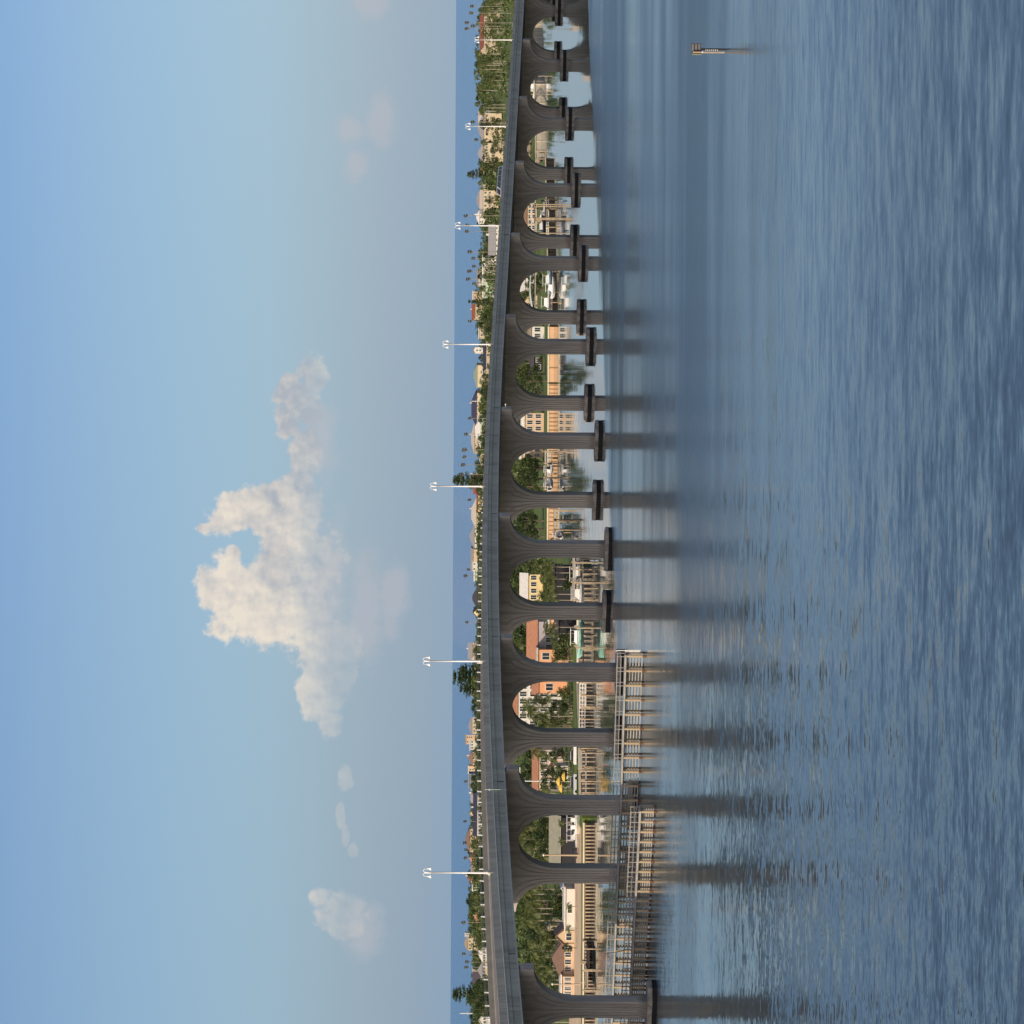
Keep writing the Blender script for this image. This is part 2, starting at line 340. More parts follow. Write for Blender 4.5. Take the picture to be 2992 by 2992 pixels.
# piers -------------------------------------------------------
def solve_s(yc):
    t_=((2992-yc)-1496)/F
    return (t_*P0.y-P0.x)/(AX.x-t_*AX.y)
bent_s=[solve_s(y) for y in (2939,2350,1962,1602,1286,1011,768,554,361,190,30)]
bent_s=[bent_s[0]-2*SP,bent_s[0]-SP]+bent_s+[bent_s[-1]+SP,bent_s[-1]+2*SP,bent_s[-1]+3*SP]
T=.68
def make_pier(s0,idx):
    zt=zg(s0)-.03; zb=1.03
    mb=MB(); bI=6.0; zi=zt-2.25-bI       # inner arch spring height
    bO=5.9; zo=zt-2.05-bO
    def inner(z):   # distance from column centre towards the arch
        if z<=zi: return 1.45
        if z>=zi+bI: return 6.45
        return 6.45-5.0*math.sqrt(max(0,1-((z-zi)/bI)**2))
    def outer(z):
        if z<=zo: return 1.45
        if z>zt-.6: return 6.95-.6*(1-math.sqrt(max(0,1-((z-zt+.6)/.6)**2)))
        if z>=zo+bO: return 6.95
        return 1.45+5.5*(1-math.sqrt(max(0,1-((z-zo)/bO)**2)))
    zs=[zb,(zb+zi)/2]
    for q in range(15): zs.append(zi+bI*math.sin(q/14*math.pi/2))
    for q in range(1,15): zs.append(zo+bO*math.sin(q/14*math.pi/2))
    zs+= [zt-.6,zt-.3,zt-.12,zt-.04,zt]
    zs=sorted(set(round(z,3) for z in zs if z>=zb))
    # split where the profile jumps so edges stay crisp
    us=[-1]; grooves=[-.66,-.33,0,.33,.66]
    for gv in grooves: us+=[gv-.055,gv-.03,gv+.03,gv+.055]
    us.append(1)
    for c,sg in((0,1),(12.9,-1)):   # near column flares to -w, far column mirrored
        for face in(-1,1):
            k=len(mb.v)
            for z in zs:
                for u in us:
                    wi=inner(z); wo=outer(z)
                    w=(u*wo if u<0 else u*wi)
                    fade=max(0,min(1,(zt-1.2-z)/2.5))
                    dep=.07*fade if any(abs(u-gv)<.04 for gv in grooves) else 0
                    mb.v.append(tuple(B(s0+face*(T-dep),c+sg*w,z)))
            n=len(us)
            for i in range(len(zs)-1):
                for j in range(n-1):
                    a=k+i*n+j; q=(a,a+1,a+n+1,a+n)
                    if (face*sg)<0: pass
                    gm=any(us[j]>=gv-.056 and us[j+1]<=gv+.056 for gv in grooves) and zs[i]<zt-1.6
                    mb.f.append(q); mb.mi.append(1 if gm else 0)
        for fn,sd_ in((outer,-1),(inner,1)):
            k=len(mb.v)
            for z in zs:
                w=c+sg*sd_*fn(z); mb.v.append(tuple(B(s0-T,w,z))); mb.v.append(tuple(B(s0+T,w,z)))
            for i in range(len(zs)-1):
                if fn is inner and zs[i]>=zi+bI-1e-3: continue
                mb.f.append((k+2*i,k+2*i+1,k+2*i+3,k+2*i+2)); mb.mi.append(0)
    mb.face([B(s0-T,-6.35,zt),B(s0+T,-6.35,zt),B(s0+T,19.25,zt),B(s0-T,19.25,zt)])
    o=bpart(mb,'pier',[CONC,GROOVE])
    for c in(0,12.9):
        fm=MB()
        def ring(hx,hy,z): # elongated hexagon across the bridge
            return [B(s0+a,c+b_,z) for a,b_ in((-hy,-hx+1.3),(-hy,hx-1.3),(-.4*hy,hx),(.4*hy,hx),(hy,hx-1.3),(hy,-hx+1.3),(.4*hy,-hx),(-.4*hy,-hx))]
        L=[(4.0,2.1,-1),(4.0,2.1,.42),(4.05,2.15,.45),(4.05,2.15,.9),(3.92,2.02,1.05)]
        k=0
        for hx,hy,z in L: fm.v.extend([tuple(p) for p in ring(hx,hy,z)])
        for i in range(len(L)-1):
            for j in range(8): fm.f.append((i*8+j,i*8+(j+1)%8,(i+1)*8+(j+1)%8,(i+1)*8+j)); fm.mi.append(1 if i==0 else 0)
        fm.f.append(tuple(32+j for j in range(8))); fm.mi.append(0)
        f_=fm.build('footing',[FOOT,WETM],o)
        # small fittings
    return o
for i,s_ in enumerate(bent_s): make_pier(s_,i)
# green clearance gauge on the fascia
mb=MB(); s=solve_s(2500)+7; mb.tube([B(s,-7.05,zg(s)-.2),B(s,-7.05,zg(s)+3.2)],.05,6); mb.lathe([(0,0),(.16,.1),(.16,.25),(0,.35)],tuple(B(s,-7.05,zg(s)+2.3)),8); bpart(mb,'clearance_gauge',[mat('gauge_green',(.45,.55,.45),.5)])
mb=MB(); s=bent_s[6]; mb.tube([B(s,-6.7,zg(s)-.9),B(s,-7.6,zg(s)-.95)],.05,6); mb.lathe([(0,-.15),(.13,-.1),(.13,.1),(0,.15)],tuple(B(s,-7.7,zg(s)-.95)),8); bpart(mb,'navigation_light',[WHITE])
# ------------------------------------------------------------ street lamps
def make_lamp():
    root=empty('street_lamp',(0,0,0))
    mb=MB(); mb.box(-.28,.28,-.26,.26,-1.2,.02); mb.build('pedestal',[FASC],root)
    mb=MB(); mb.tube([(0,0,.02),(0,0,.25),(0,0,.26),(0,0,8.3),(0,0,8.32),(0,0,9.0),(0,0,9.35)],[.22,.22,.15,.10,.15,.14,.05],10); mb.build('pole',[WHITEM],root,True)
    for sg in(-1,1):
        mb=MB(); pts=[]
        for i in range(11):
            a=math.pi*i/10; pts.append((0,sg*(.36-.30*math.cos(a)),8.95+.52*math.sin(a)))
        pts=[(0,sg*.06,8.7)]+pts+[(0,sg*.70,8.80)]
        mb.tube(pts,.045,6); mb.build('arm',[WHITEM],root,True)
        mb=MB(); mb.lathe([(.05,.12),(.09,.0),(.16,-.22),(.30,-.42),(.33,-.50),(.27,-.49),(.12,-.2)],(0,sg*.70,8.82),10); mb.build('lamp_shade',[WHITEM],root,True)
    return root
lamp0=make_lamp()
names=['nearest, at the bottom of the photo','second from the bottom of the photo','third from the bottom, by the layered pine','fourth from the bottom, above the cream building','fifth from the bottom, above the grey gable roof','sixth from the bottom, before the columned house','farthest, at the top of the photo']
def solve_w(yc,w):
    t_=((2992-yc)-1496)/F; p=P0+NX*w
    return (t_*p.y-p.x)/(AX.x-t_*AX.y)
for i,yl in enumerate((2550,1932,1421,1006,659,369,116)):
    s=solve_w(yl,-2.33)
    o=lamp0 if i==0 else copy_tree(lamp0)
    o.location=B(s,-2.33,zg(s)+3.05); o.rotation_euler=(0,0,-R(29.14)+math.pi/2)
    tag(o,'white twin-arm street lamp on the bridge, '+names[i],'street lamp','white lamps along the bridge')
# ------------------------------------------------------------ long white car on the bridge
def limo():
    t_=((2992-531)-1496)/F; p=P0+NX*10.5; s=(t_*p.y-p.x)/(AX.x-t_*AX.y)
    root=empty('limousine',B(s,10.5,zg(s)+1.93),-R(29.14)+math.pi/2); root.rotation_euler=(0,math.atan(.0395),-R(29.14)+math.pi/2); root.scale=(1.08,1,1.42)
    Wd=.98; prof=[(-8.6,.45),(-8.7,.85),(-8.3,1.05),(-6.6,1.18),(-5.3,1.18),(5.4,1.18),(7.6,1.15),(8.1,.95),(8.15,.45)]
    L=prof
    def shell(pr,w0,w1,zc,mat_,name):
        mb=MB(); a=[(x,-w0,z) for x,z in pr]; b_=[(x,w0,z) for x,z in pr]
        mb.face(a); mb.face(b_[::-1])
        for i in range(len(pr)): j=(i+1)%len(pr); mb.face([a[i],a[j],b_[j],b_[i]][::-1])
        return mb.build(name,mat_,root)
    WC=mat('car_white',(.75,.75,.76),.25,.03,spec=.5)
    shell(prof,Wd,Wd,0,[WC],'body')
    shell([(-6.4,1.183),(-4.9,1.83),(-4.5,1.88),(6.3,1.88),(6.9,1.80),(7.7,1.183)],.86,.8,0,[WC],'cabin')
    for sg in(-1,1):
        for x0,x1,x2,x3 in((-5.8,-4.6,-1.9,-1.9),(-1.7,-1.7,1.6,1.6),(1.8,1.8,5.0,5.0),(5.3,5.3,6.5,7.2)):
            mb=MB(); y=sg*.865; y2=sg*.85
            q=[(x0,y,1.24),(x1,y,1.76),(x2,y,1.76),(x3,y,1.24)]; q2=[(a,y2,c) for a,_,c in q]
            mb.face(q); mb.face(q2[::-1])
            for a in range(4): mb.face([q[a],q[(a+1)%4],q2[(a+1)%4],q2[a]])
            mb.build('side_window',[GLASS],root)
        for x in(-6.9,6.0):
            mb=MB(); mb.tube([(x,sg*.78,.36),(x,sg*1.0,.36)],.36,16); mb.build('wheel',[ASPH],root)
    mb=MB(); mb.face([(-6.36,-.75,1.22),(-6.36,.75,1.22),(-4.98,.7,1.82),(-4.98,-.7,1.82)]); mb.face([(-6.42,-.75,1.22),(-6.42,.75,1.22),(-5.04,.7,1.82),(-5.04,-.7,1.82)][::-1]); mb.build('windscreen',[GLASS],root)
    tag(root,'long white car with dark windows driving on the bridge','car')
    return root
limo()
# ------------------------------------------------------------ channel fenders
def fender(name,pts,zt,rail_h,sp_,label,rows,end_sign=False,stop=None):
    root=empty(name,(pts[0][0],pts[0][1],0)); inv=Matrix.Translation(-root.location)
    def bp(mb,nm,mats,sm=False):
        o=mb.build(nm,mats,root,sm); o.matrix_local=inv; return o
    # boards follow the line, piles stand on the channel-away side
    segs=list(zip(pts[:-1],pts[1:]))
    for r in range(rows):
        z=.25+(zt-.55)*r/(rows-1)
        mb=MB()
        for (a,b_) in segs:
            A=Vector(a);Bv=Vector(b_); d=(Bv-A).normalized(); nn=Vector((d.y,-d.x))
            L=(Bv-A).length; M=Matrix(((d.x,-nn.x,0,A.x),(d.y,-nn.y,0,A.y),(0,0,1,0),(0,0,0,1)))
            mb.box(0,L,-.12,.03,z-.09,z+.10,M)
        bp(mb,'waler',[FENB])
    mb=MB()
    for (a,b_) in segs:
        A=Vector(a);Bv=Vector(b_); d=(Bv-A).normalized(); nn=Vector((d.y,-d.x)); L=(Bv-A).length
        M=Matrix(((d.x,-nn.x,0,A.x),(d.y,-nn.y,0,A.y),(0,0,1,0),(0,0,0,1)))
        mb.box(-.1,L,-.25,1.15,zt-.14,zt+.12,M)
    bp(mb,'catwalk',[FENB])
    mb=MB()
    for (a,b_) in segs:
        for hh in(.5,1.0) :
            A=Vector(a);Bv=Vector(b_); d=(Bv-A).normalized(); nn=Vector((d.y,-d.x)); o_=-nn*-.1
            for off in(-.15,1.05):
                q=Vector((-nn.x*off,-nn.y*off)); mb.tube([(A.x+q.x,A.y+q.y,zt+.1+hh*rail_h),(Bv.x+q.x,Bv.y+q.y,zt+.1+hh*rail_h)],.04,5)
    hr=bp(mb,'handrail',[FENB])
    base=0; k=0
    pile=MB(); pile.tube([(0,0,-2),(0,0,.28)],.19,8,mi=1); pile.tube([(0,0,.28),(0,0,.6),(0,0,zt-.14)],[.2,.2,.18],8,mi=0,cap=False); pme=pile.mesh('pile',[FENP,RUST])
    post=MB(); post.box(-.05,.05,-.05,.05,0,rail_h+.1); pome=post.mesh('rail_post',FENB)
    for (a,b_) in segs:
        A=Vector(a);Bv=Vector(b_); d=(Bv-A).normalized(); nn=Vector((d.y,-d.x)); L=(Bv-A).length; x=.15
        while x<L:
            p=A+d*x+nn*.32
            o=ob('pile',pme,root); o.location=(p.x-root.location.x,p.y-root.location.y,0)
            if k%3==2:
                p2=p+d*.45; o=ob('pile',pme,root); o.location=(p2.x-root.location.x,p2.y-root.location.y,0)
            p3=A+d*x+nn*.15
            o=ob('rail_post',pome,root); o.location=(p3.x-root.location.x,p3.y-root.location.y,zt+.1)
            p3=A+d*x-nn*1.05
            o=ob('rail_post',pome,root); o.location=(p3.x-root.location.x,p3.y-root.location.y,zt+.1)
            p4=A+d*x-nn*.9
            o=ob('pile',pme,root); o.location=(p4.x-root.location.x,p4.y-root.location.y,0)
            x+=sp_; k+=1
    tag(root,label,'fender'); return root
nd=Vector((-.85,.527)); a=Vector((-40.3,375.6)); b_=a+nd*44
fn=fender('channel_fender',[tuple(a),tuple(b_)],2.15,1.1,1.75,'cream timber fender nearer the camera, its upright piles lit by sun, ending mid channel',6)
far=[(-20.4,399.6),(-42.2,408.2),(-42.2-.873*46,408.2+.487*46)]
ff=fender('channel_fender',far,2.75,1.05,2.35,'long timber fender with five boards, farther from the camera, running beneath the bridge',6)
# white end board of the farther fender
mb=MB(); M=Matrix.Translation(Vector((-20.2,399.2,0))-ff.location)@Matrix.Rotation(R(25),4,'Z'); mb.box(0,.14,-.3,1.2,.55,2.75,M)
for z in(.85,1.35,1.85,2.35): mb.box(.14,.19,.3,.55,z,z+.1,M,1)
mb.tube([M@Vector((.07,-.2,2.7)),M@Vector((.07,-.2,3.9)),M@Vector((.07,.1,4.1))],.07,6)
mb.build('end_board',[WHITE,WETM],ff)
for yi,V0,V1,D in((2428,1755,1800,414),(2784,1785,1812,421)):
    p=at(yi,V0,D); q=at(yi-(8 if yi>2700 else 0),V1+25,D); mb=MB(); mb.tube([q-ff.location,p-ff.location],.045,5)
    # slack cable from its head
    e=p+Vector((-2.2,1,-.6)) if yi>2700 else p+Vector((3.2,-1,.3)); pts=[p.lerp(e,i/6)-Vector((0,0,1.1*math.sin(math.pi*i/6)*.4)) for i in range(7)]
    mb.tube([x-ff.location for x in pts],.025,4); mb.build('antenna_pole',[DARKW],ff)
# ------------------------------------------------------------ channel marker
def marker():
    p=at(141,2097,285); root=empty('channel_marker',(p.x,p.y,0)); 
    PL=mat('marker_pile',(.52,.49,.42),.8,.25,2,c2=(.30,.20,.12)); BO=mat('marker_board',(.05,.05,.055),.7,.2); TX=mat('marker_band',(.15,.15,.16),.7,.15); YL=mat('marker_lit_board',(.38,.38,.22),.6,.1)  # dark board has its shade, pale board its sun, put into the colour
    for x,y_,m_ in((.12,.45,DARKW),(-.28,0,PL)):
        mb=MB(); mb.tube([(x,y_,-2),(x,y_,3.3)],.10,8); mb.build('pile',[m_],root)
    mb=MB(); M=Matrix.Rotation(R(-12),4,'Z'); mb.box(-.22,.62,.30,.34,2.4,3.45,M)
    for z in(2.52,2.86,3.2): mb.box(-.12,.52,.296,.30,z,z+.17,M,1)
    mb.build('sign_board',[BO,TX],root)
    mb=MB(); M=Matrix.Rotation(R(60),4,'Z'); mb.box(-.5,.22,.35,.39,2.4,3.4,M); o=mb.build('sign_board',[YL],root); o['label']='sunlit yellowish board turned to the side'
    mb=MB(); mb.lathe([(0,-.08),(.09,-.05),(.09,.05),(0,.08)],(-.28,-.16,2.28),8); mb.build('reflector',[WHITE],root)
    mb=MB(); 
    for i in range(7): mb.box(-.2,.05,.1,.16,.7+i*.2,.76+i*.2)
    mb.build('ladder',[WHITE],root)
    tag(root,'square dark channel marker board on two wooden piles, alone in open water','channel marker')
marker()
# ------------------------------------------------------------ trees
rnd=random.Random(11)
def palm_crown(seed,droop=1.0):
    r=random.Random(seed); mb=MB(); n=20
    for i in range(n):
        az=2*math.pi*i/n+r.uniform(-.2,.2); el=r.uniform(-.35,1.25); L=r.uniform(2.3,3.1)
        pts=[]; p=Vector((0,0,0)); a=el
        for j in range(9):
            pts.append(p.copy()); d=Vector((math.cos(az)*math.cos(a),math.sin(az)*math.cos(a),math.sin(a))); p=p+d*(L/8); a-=droop*r.uniform(.16,.26)
        side=Vector((-math.sin(az),math.cos(az),0))
        for j in range(8):
            q0,q1=pts[j],pts[j+1]; 
            mb.face([q0-side*.04,q0+side*.04,q1+side*.03,q1-side*.03])
            if j==0: continue
            l=.75*math.sin(math.pi*(j+.6)/9.6)+.15
            for sg in(-1,1):
                for h in(0,.5):
                    b=q0.lerp(q1,h); e=b+side*sg*l*.8+(q1-q0).normalized()*l*.45+Vector((0,0,-l*r.uniform(.25,.6)))
                    w=(q1-q0)*.36
                    mb.face([b,b+w,e+w*.25,e])
    return mb
def palm_trunk(seed,bend,h=9.6,r0=.2):
    r=random.Random(seed); mb=MB(); a=r.uniform(0,6.28); pts=[]
    for i in range(7):
        q=i/6; x=bend*(q*q-q)  # leaves the ground leaning, comes back over the root
        pts.append((math.cos(a)*x,math.sin(a)*x,h*q))
    mb.tube(pts,[r0*1.25,r0,r0*.9,r0*.85,r0*.8,r0*.8,r0*.85],7); return mb
def fan_crown(seed):
    r=random.Random(seed); mb=MB()
    for i in range(46):
        az=r.uniform(0,6.28); el=r.uniform(-.9,1.4); L=r.uniform(.9,1.35)
        d=Vector((math.cos(az)*math.cos(el),math.sin(az)*math.cos(el),math.sin(el))); s_=d.cross(Vector((0,0,1))).normalized(); u=s_.cross(d)
        c=d*L*.55; mb.face([s_*.02,c+s_*.03,c-s_*.03])
        for k_ in range(7):
            t_=-1.2+2.4*k_/6; e=c+(d*math.cos(t_)+s_*math.sin(t_))*L*.6-Vector((0,0,.1)); w=(s_*math.cos(t_)-d*math.sin(t_))*.11
            mb.face([c,e+w,e-w])
    return mb
def fan_skirt(seed):
    r=random.Random(seed); mb=MB()
    for i in range(40):
        az=r.uniform(0,6.28); z=r.uniform(-1.1,-.1); L=r.uniform(.4,.8); a=Vector((math.cos(az)*.12,math.sin(az)*.12,z)); e=a+Vector((math.cos(az)*L*.6,math.sin(az)*L*.6,-L)); w=Vector((-math.sin(az),math.cos(az),0))*.14
        mb.face([a-w*.4,a+w*.4,e+w,e-w])
    return mb
def leaf_blob(mb,c,rad,n,size,r,flat=1.0):
    for _ in range(n):
        d=Vector((r.gauss(0,1),r.gauss(0,1),r.gauss(0,1))).normalized()*rad*(r.random()**.35); d.z*=flat; p=c+d
        a=Vector((r.gauss(0,1),r.gauss(0,1),r.gauss(0,.6))).normalized(); b_=a.cross(Vector((r.gauss(0,1),r.gauss(0,1),r.gauss(0,1)))).normalized(); s_=size*r.uniform(.6,1.3)
        mb.face([p-a*s_,p-b_*s_*.45,p+a*s_,p+b_*s_*.45])
def broad_crown(seed,wide=4.0,low=3.0,n=34,per=62,size=.27):
    r=random.Random(seed); mb=MB(); lobes=[]
    for i in range(n):
        a=r.uniform(0,6.28); q=r.random()**.5; z=low+(9.4-low)*r.random()
        k_=math.sin(math.pi*min(1,max(.08,(z-low+1.2)/(10.6-low)))); rr=wide*k_*q
        rad=r.uniform(.75,1.5); lobes.append(Vector((math.cos(a)*rr,math.sin(a)*rr,z)))
        leaf_blob(mb,lobes[-1],rad,per,size,r,.75)
    return mb,lobes
def broad_trunk(lobes,seed):
    r=random.Random(seed); mb=MB(); mb.tube([(0,0,-.3),(.05,0,1.5),(0,.1,3.4)],[.34,.26,.2],7)
    for l in lobes[:9]: mid=Vector((l.x*.4,l.y*.4,(3.2+l.z)/2-.3)); mb.tube([(0,.1,3.2),mid,l],[.15,.1,.04],5)
    return mb
def pine(seed):
    r=random.Random(seed); mb=MB(); tr=MB(); tr.tube([(0,0,-.3),(0,0,5),(0,0,9.9)],[.22,.13,.03],7)
    for t_ in range(11):
        z=1.6+t_*.76+r.uniform(-.15,.15); L=(2.5*(1-(t_/11.5)**1.7)+.3)*r.uniform(.7,1.2)
        for b_ in range(r.choice((4,5,6))):
            a=2*math.pi*b_/6+t_*.5+r.uniform(-.2,.2); d=Vector((math.cos(a),math.sin(a),0)); l=L*r.uniform(.45,1.15)
            tr.tube([(0,0,z),tuple(d*l+Vector((0,0,z+.25*l)))],[.05,.02],4)
            for j in range(6):
                q=(j+1)/6; c=d*l*q+Vector((0,0,z+.25*l*q)); leaf_blob(mb,c,.3+.2*q,15,.17,r,.8)
    return mb,tr
LIB={}
def reg(kind,parts_list): LIB[kind]=parts_list
reg('coconut palm',[(palm_crown(i,1+.2*(i%3)).mesh('palm_crown',PALM),palm_trunk(i,[0.0,.9,-.7,1.4,.4][i]).mesh('palm_trunk',PTRUNK)) for i in range(5)])
reg('fan palm',[(fan_crown(20+i).mesh('fan_crown',PALMG),palm_trunk(30+i,.3*i,9.5,.17).mesh('fan_trunk',PTRUNK),fan_skirt(i).mesh('dry_skirt',SKIRT)) for i in range(3)])
bl=[]
for i in range(5):
    c,l=broad_crown(40+i,[3.6,4.4,3.1,5.0,4.0][i],[2.6,2.2,3.0,2.4,1.6][i]); bl.append((c.mesh('leaf_crown',LEAF if i%2 else LEAFD),broad_trunk(l,i).mesh('tree_trunk',BARK)))
reg('broadleaf tree',bl)
pn=[]
for i in range(2):
    c,t_=pine(60+i); pn.append((c.mesh('pine_crown',LEAFD),t_.mesh('pine_trunk',BARK)))
reg('layered pine',pn)
def shrubm(seed):
    r=random.Random(seed); mb=MB(); st_=MB()
    for i in range(12):
        a=r.uniform(0,6.28); q=r.uniform(0,3.4); c=Vector((math.cos(a)*q,math.sin(a)*q,r.uniform(2.5,8))); leaf_blob(mb,c,1.9,50,.55,r,.8); st_.tube([(0,0,-.3),tuple(c)],[.2,.06],4)
    return mb.mesh('foliage',LEAF if seed%2 else LEAFD),st_.mesh('stem',BARK)
reg('shrub',[shrubm(i) for i in range(4)])
NAMES={'coconut palm':('palm_tree','palm tree','feathery palm'),'fan palm':('fan_palm_tree','palm tree','slender fan palm'),'broadleaf tree':('broadleaf_tree','tree','leafy tree'),'layered pine':('pine_tree','pine tree','dark layered pine'),'shrub':('shrub','shrub','green shrub')}
TREES=[]
def tree(kind,x,y,h,z0=GZ,lean=None,var=None,wide=1.0,label=None):
    v=LIB[kind][rnd.randrange(len(LIB[kind])) if var is None else var]
    nm,cat,ph=NAMES[kind]
    e=empty(nm,(x,y,z0),rnd.uniform(0,6.28)); s_=h/10.0
    cs=s_
    if kind=='coconut palm': cs=max(.75,min(1.15,s_)) if h>7 else max(.45,s_)
    if kind=='fan palm': cs=rnd.uniform(.72,.95)*wide
    e.scale=(1,1,1)
    crown=ob('crown' if kind!='shrub' else 'foliage',v[0],e); trunk=ob('trunk' if kind!='shrub' else 'stem',v[1],e)
    trunk.scale=((cs if 'palm' in kind else s_*wide),(cs if 'palm' in kind else s_*wide),s_)
    if 'palm' in kind: crown.location=(0,0,h*(.955 if kind=='fan palm' else .955)); crown.scale=(cs,cs,cs)
    else: crown.scale=(s_*wide,s_*wide,s_)
    if kind=='fan palm': sk=ob('dry_skirt',v[2],e); sk.location=(0,0,h*.955); sk.scale=(cs,cs,cs)
    e['category']=cat
    if label: e['label']=label
    else: TREES.append((e,kind,x,y,h))
    return e
def tpx(kind,yi,Vtop,D,**k):
    p=at(yi,Vtop,D); return tree(kind,p.x,p.y,max(2.0,(p.z-GZ)/(1.06 if kind=='coconut palm' else 1.0)),**k)
# ------------------------------------------------------------ houses
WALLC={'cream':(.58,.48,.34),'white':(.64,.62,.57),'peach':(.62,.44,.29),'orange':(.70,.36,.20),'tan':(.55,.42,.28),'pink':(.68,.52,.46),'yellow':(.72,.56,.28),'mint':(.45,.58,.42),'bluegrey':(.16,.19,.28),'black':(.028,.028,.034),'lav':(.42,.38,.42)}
ROOFC={'grey':(.30,.29,.30),'dark':(.07,.06,.08),'navy':(.05,.05,.09),'brown':(.24,.15,.11),'terracotta':(.46,.22,.13),'red':(.26,.09,.06),'white':(.68,.66,.62),'pale':(.52,.47,.40),'green':(.26,.33,.26),'tan':(.36,.28,.20),'olive':(.30,.29,.22)}
def wm(c): return mat(c+'_stucco',WALLC[c],.85,.06,.4)
def rm(c): return mat(c+'_roofing',ROOFC[c],.8,.14,1.2)
win_me={}
def window(root,x,y,z,w,h,front=-1):
    key=(round(w,1),round(h,1))
    if key not in win_me:
        a=MB(); a.box(-w/2,w/2,-.05,.02,-h/2,h/2); 
        f_=MB(); t_=.1
        f_.box(-w/2-t_,w/2+t_,-.1,.02,h/2,h/2+t_); f_.box(-w/2-t_,w/2+t_,-.1,.02,-h/2-t_,-h/2); f_.box(-w/2-t_,-w/2,-.1,.02,-h/2,h/2); f_.box(w/2,w/2+t_,-.1,.02,-h/2,h/2); f_.box(-.04,.04,-.07,-.05,-h/2,h/2)
        win_me[key]=(a.mesh('window_pane',GLASS),f_.mesh('window_frame',FRAME))
    f_=ob('window',win_me[key][1],root); f_.location=(x,y,z); g_=ob('pane',win_me[key][0],f_)
def house(y1,y2,Vt,Ve,Vb,D,wall,roof,label,style='hip',dep=None,yaw=0.0,cols=3,rows=1,wh=1.3,ww=1.1,ridge=1,chim=False,over=.45,ground=True,garage=False,name='house',cat='house'):
    a=at(y2,Ve,D); b_=at(y1,Ve,D); zt=at((y1+y2)/2,Vt,D).z; ze=at((y1+y2)/2,Ve,D).z; zb=at((y1+y2)/2,Vb,D).z
    w=(b_.x-a.x)*.94; cx=(a.x+b_.x)/2; dep=dep or max(7,min(14,w*.8)); w/=max(.5,math.cos(R(yaw)))
    root=empty(name,(cx,D+dep/2,GZ),R(yaw)); z0=-.2; zeh=ze-GZ; zth=zt-GZ; hw=w/2; hd=dep/2
    mb=MB(); mb.box(-hw,hw,-hd,hd,z0,zeh)
    if style=='gablef': # gable facing the viewer
        for y_ in(-hd,hd): mb.face([(-hw,y_,zeh),(hw,y_,zeh),(0,y_,zth-.12)])
    if style=='gable':
        for x_ in(-hw,hw): mb.face([(x_,-hd,zeh),(x_,hd,zeh),(x_,0,zth-.12)])
    mb.build('wall',[wm(wall)],root)
    mb=MB(); o=over
    if style=='hip':
        r_=min(hw,hd)*ridge; rx=max(.3,hw-r_)
        e=[(-hw-o,-hd-o,zeh),(hw+o,-hd-o,zeh),(hw+o,hd+o,zeh),(-hw-o,hd+o,zeh)]; q=[(-rx,0,zth),(rx,0,zth)]
        mb.face([e[0],e[1],q[1],q[0]]); mb.face([e[1],e[2],q[1]]); mb.face([e[2],e[3],q[0],q[1]]); mb.face([e[3],e[0],q[0]])
        mb.box(-hw-o,hw+o,-hd-o,hd+o,zeh-.22,zeh-.004)
    elif style=='gable':
        for sg in(-1,1):
            A=[(-hw-o,sg*(hd+o),zeh-.1),(hw+o,sg*(hd+o),zeh-.1),(hw+o,0,zth),(-hw-o,0,zth)]; Bq=[(x,y,z+.18) for x,y,z in A]
            mb.face(A); mb.face(Bq)
            for i in range(4): mb.face([A[i],A[(i+1)%4],Bq[(i+1)%4],Bq[i]])
    elif style=='gablef':
        for sg in(-1,1):
            A=[(sg*(hw+o),-hd-o,zeh-.1),(sg*(hw+o),hd+o,zeh-.1),(0,hd+o,zth),(0,-hd-o,zth)]; Bq=[(x,y,z+.18) for x,y,z in A]
            mb.face(A); mb.face(Bq)
            for i in range(4): mb.face([A[i],A[(i+1)%4],Bq[(i+1)%4],Bq[i]])
    else:
        mb.box(-hw-o,hw+o,-hd-o,hd+o,zeh+.003,max(zth,zeh+.25))
    rf=mb.build('roof',[rm(roof)],root)
    if chim:
        mb=MB(); mb.box(hw*.3,hw*.3+.9,-.5,.5,zeh,zth+1.1); mb.box(hw*.3-.1,hw*.3+1,-.6,.6,zth+1.1,zth+1.25); mb.build('chimney',[wm(wall)],rf)
    zb_=max(.4,zb-GZ); span=zeh-.3-zb_
    for r_i in range(rows):
        hh=min(wh,span/rows*.72)
        if hh<.35: continue
        zc=zb_+span*(r_i+.5)/rows
        for c_ in range(cols):
            x=-hw+w*(c_+.5)/cols; window(root,x,-hd-.0,zc,min(ww,w/cols*.62),hh)
    tag(root,label,cat); return root
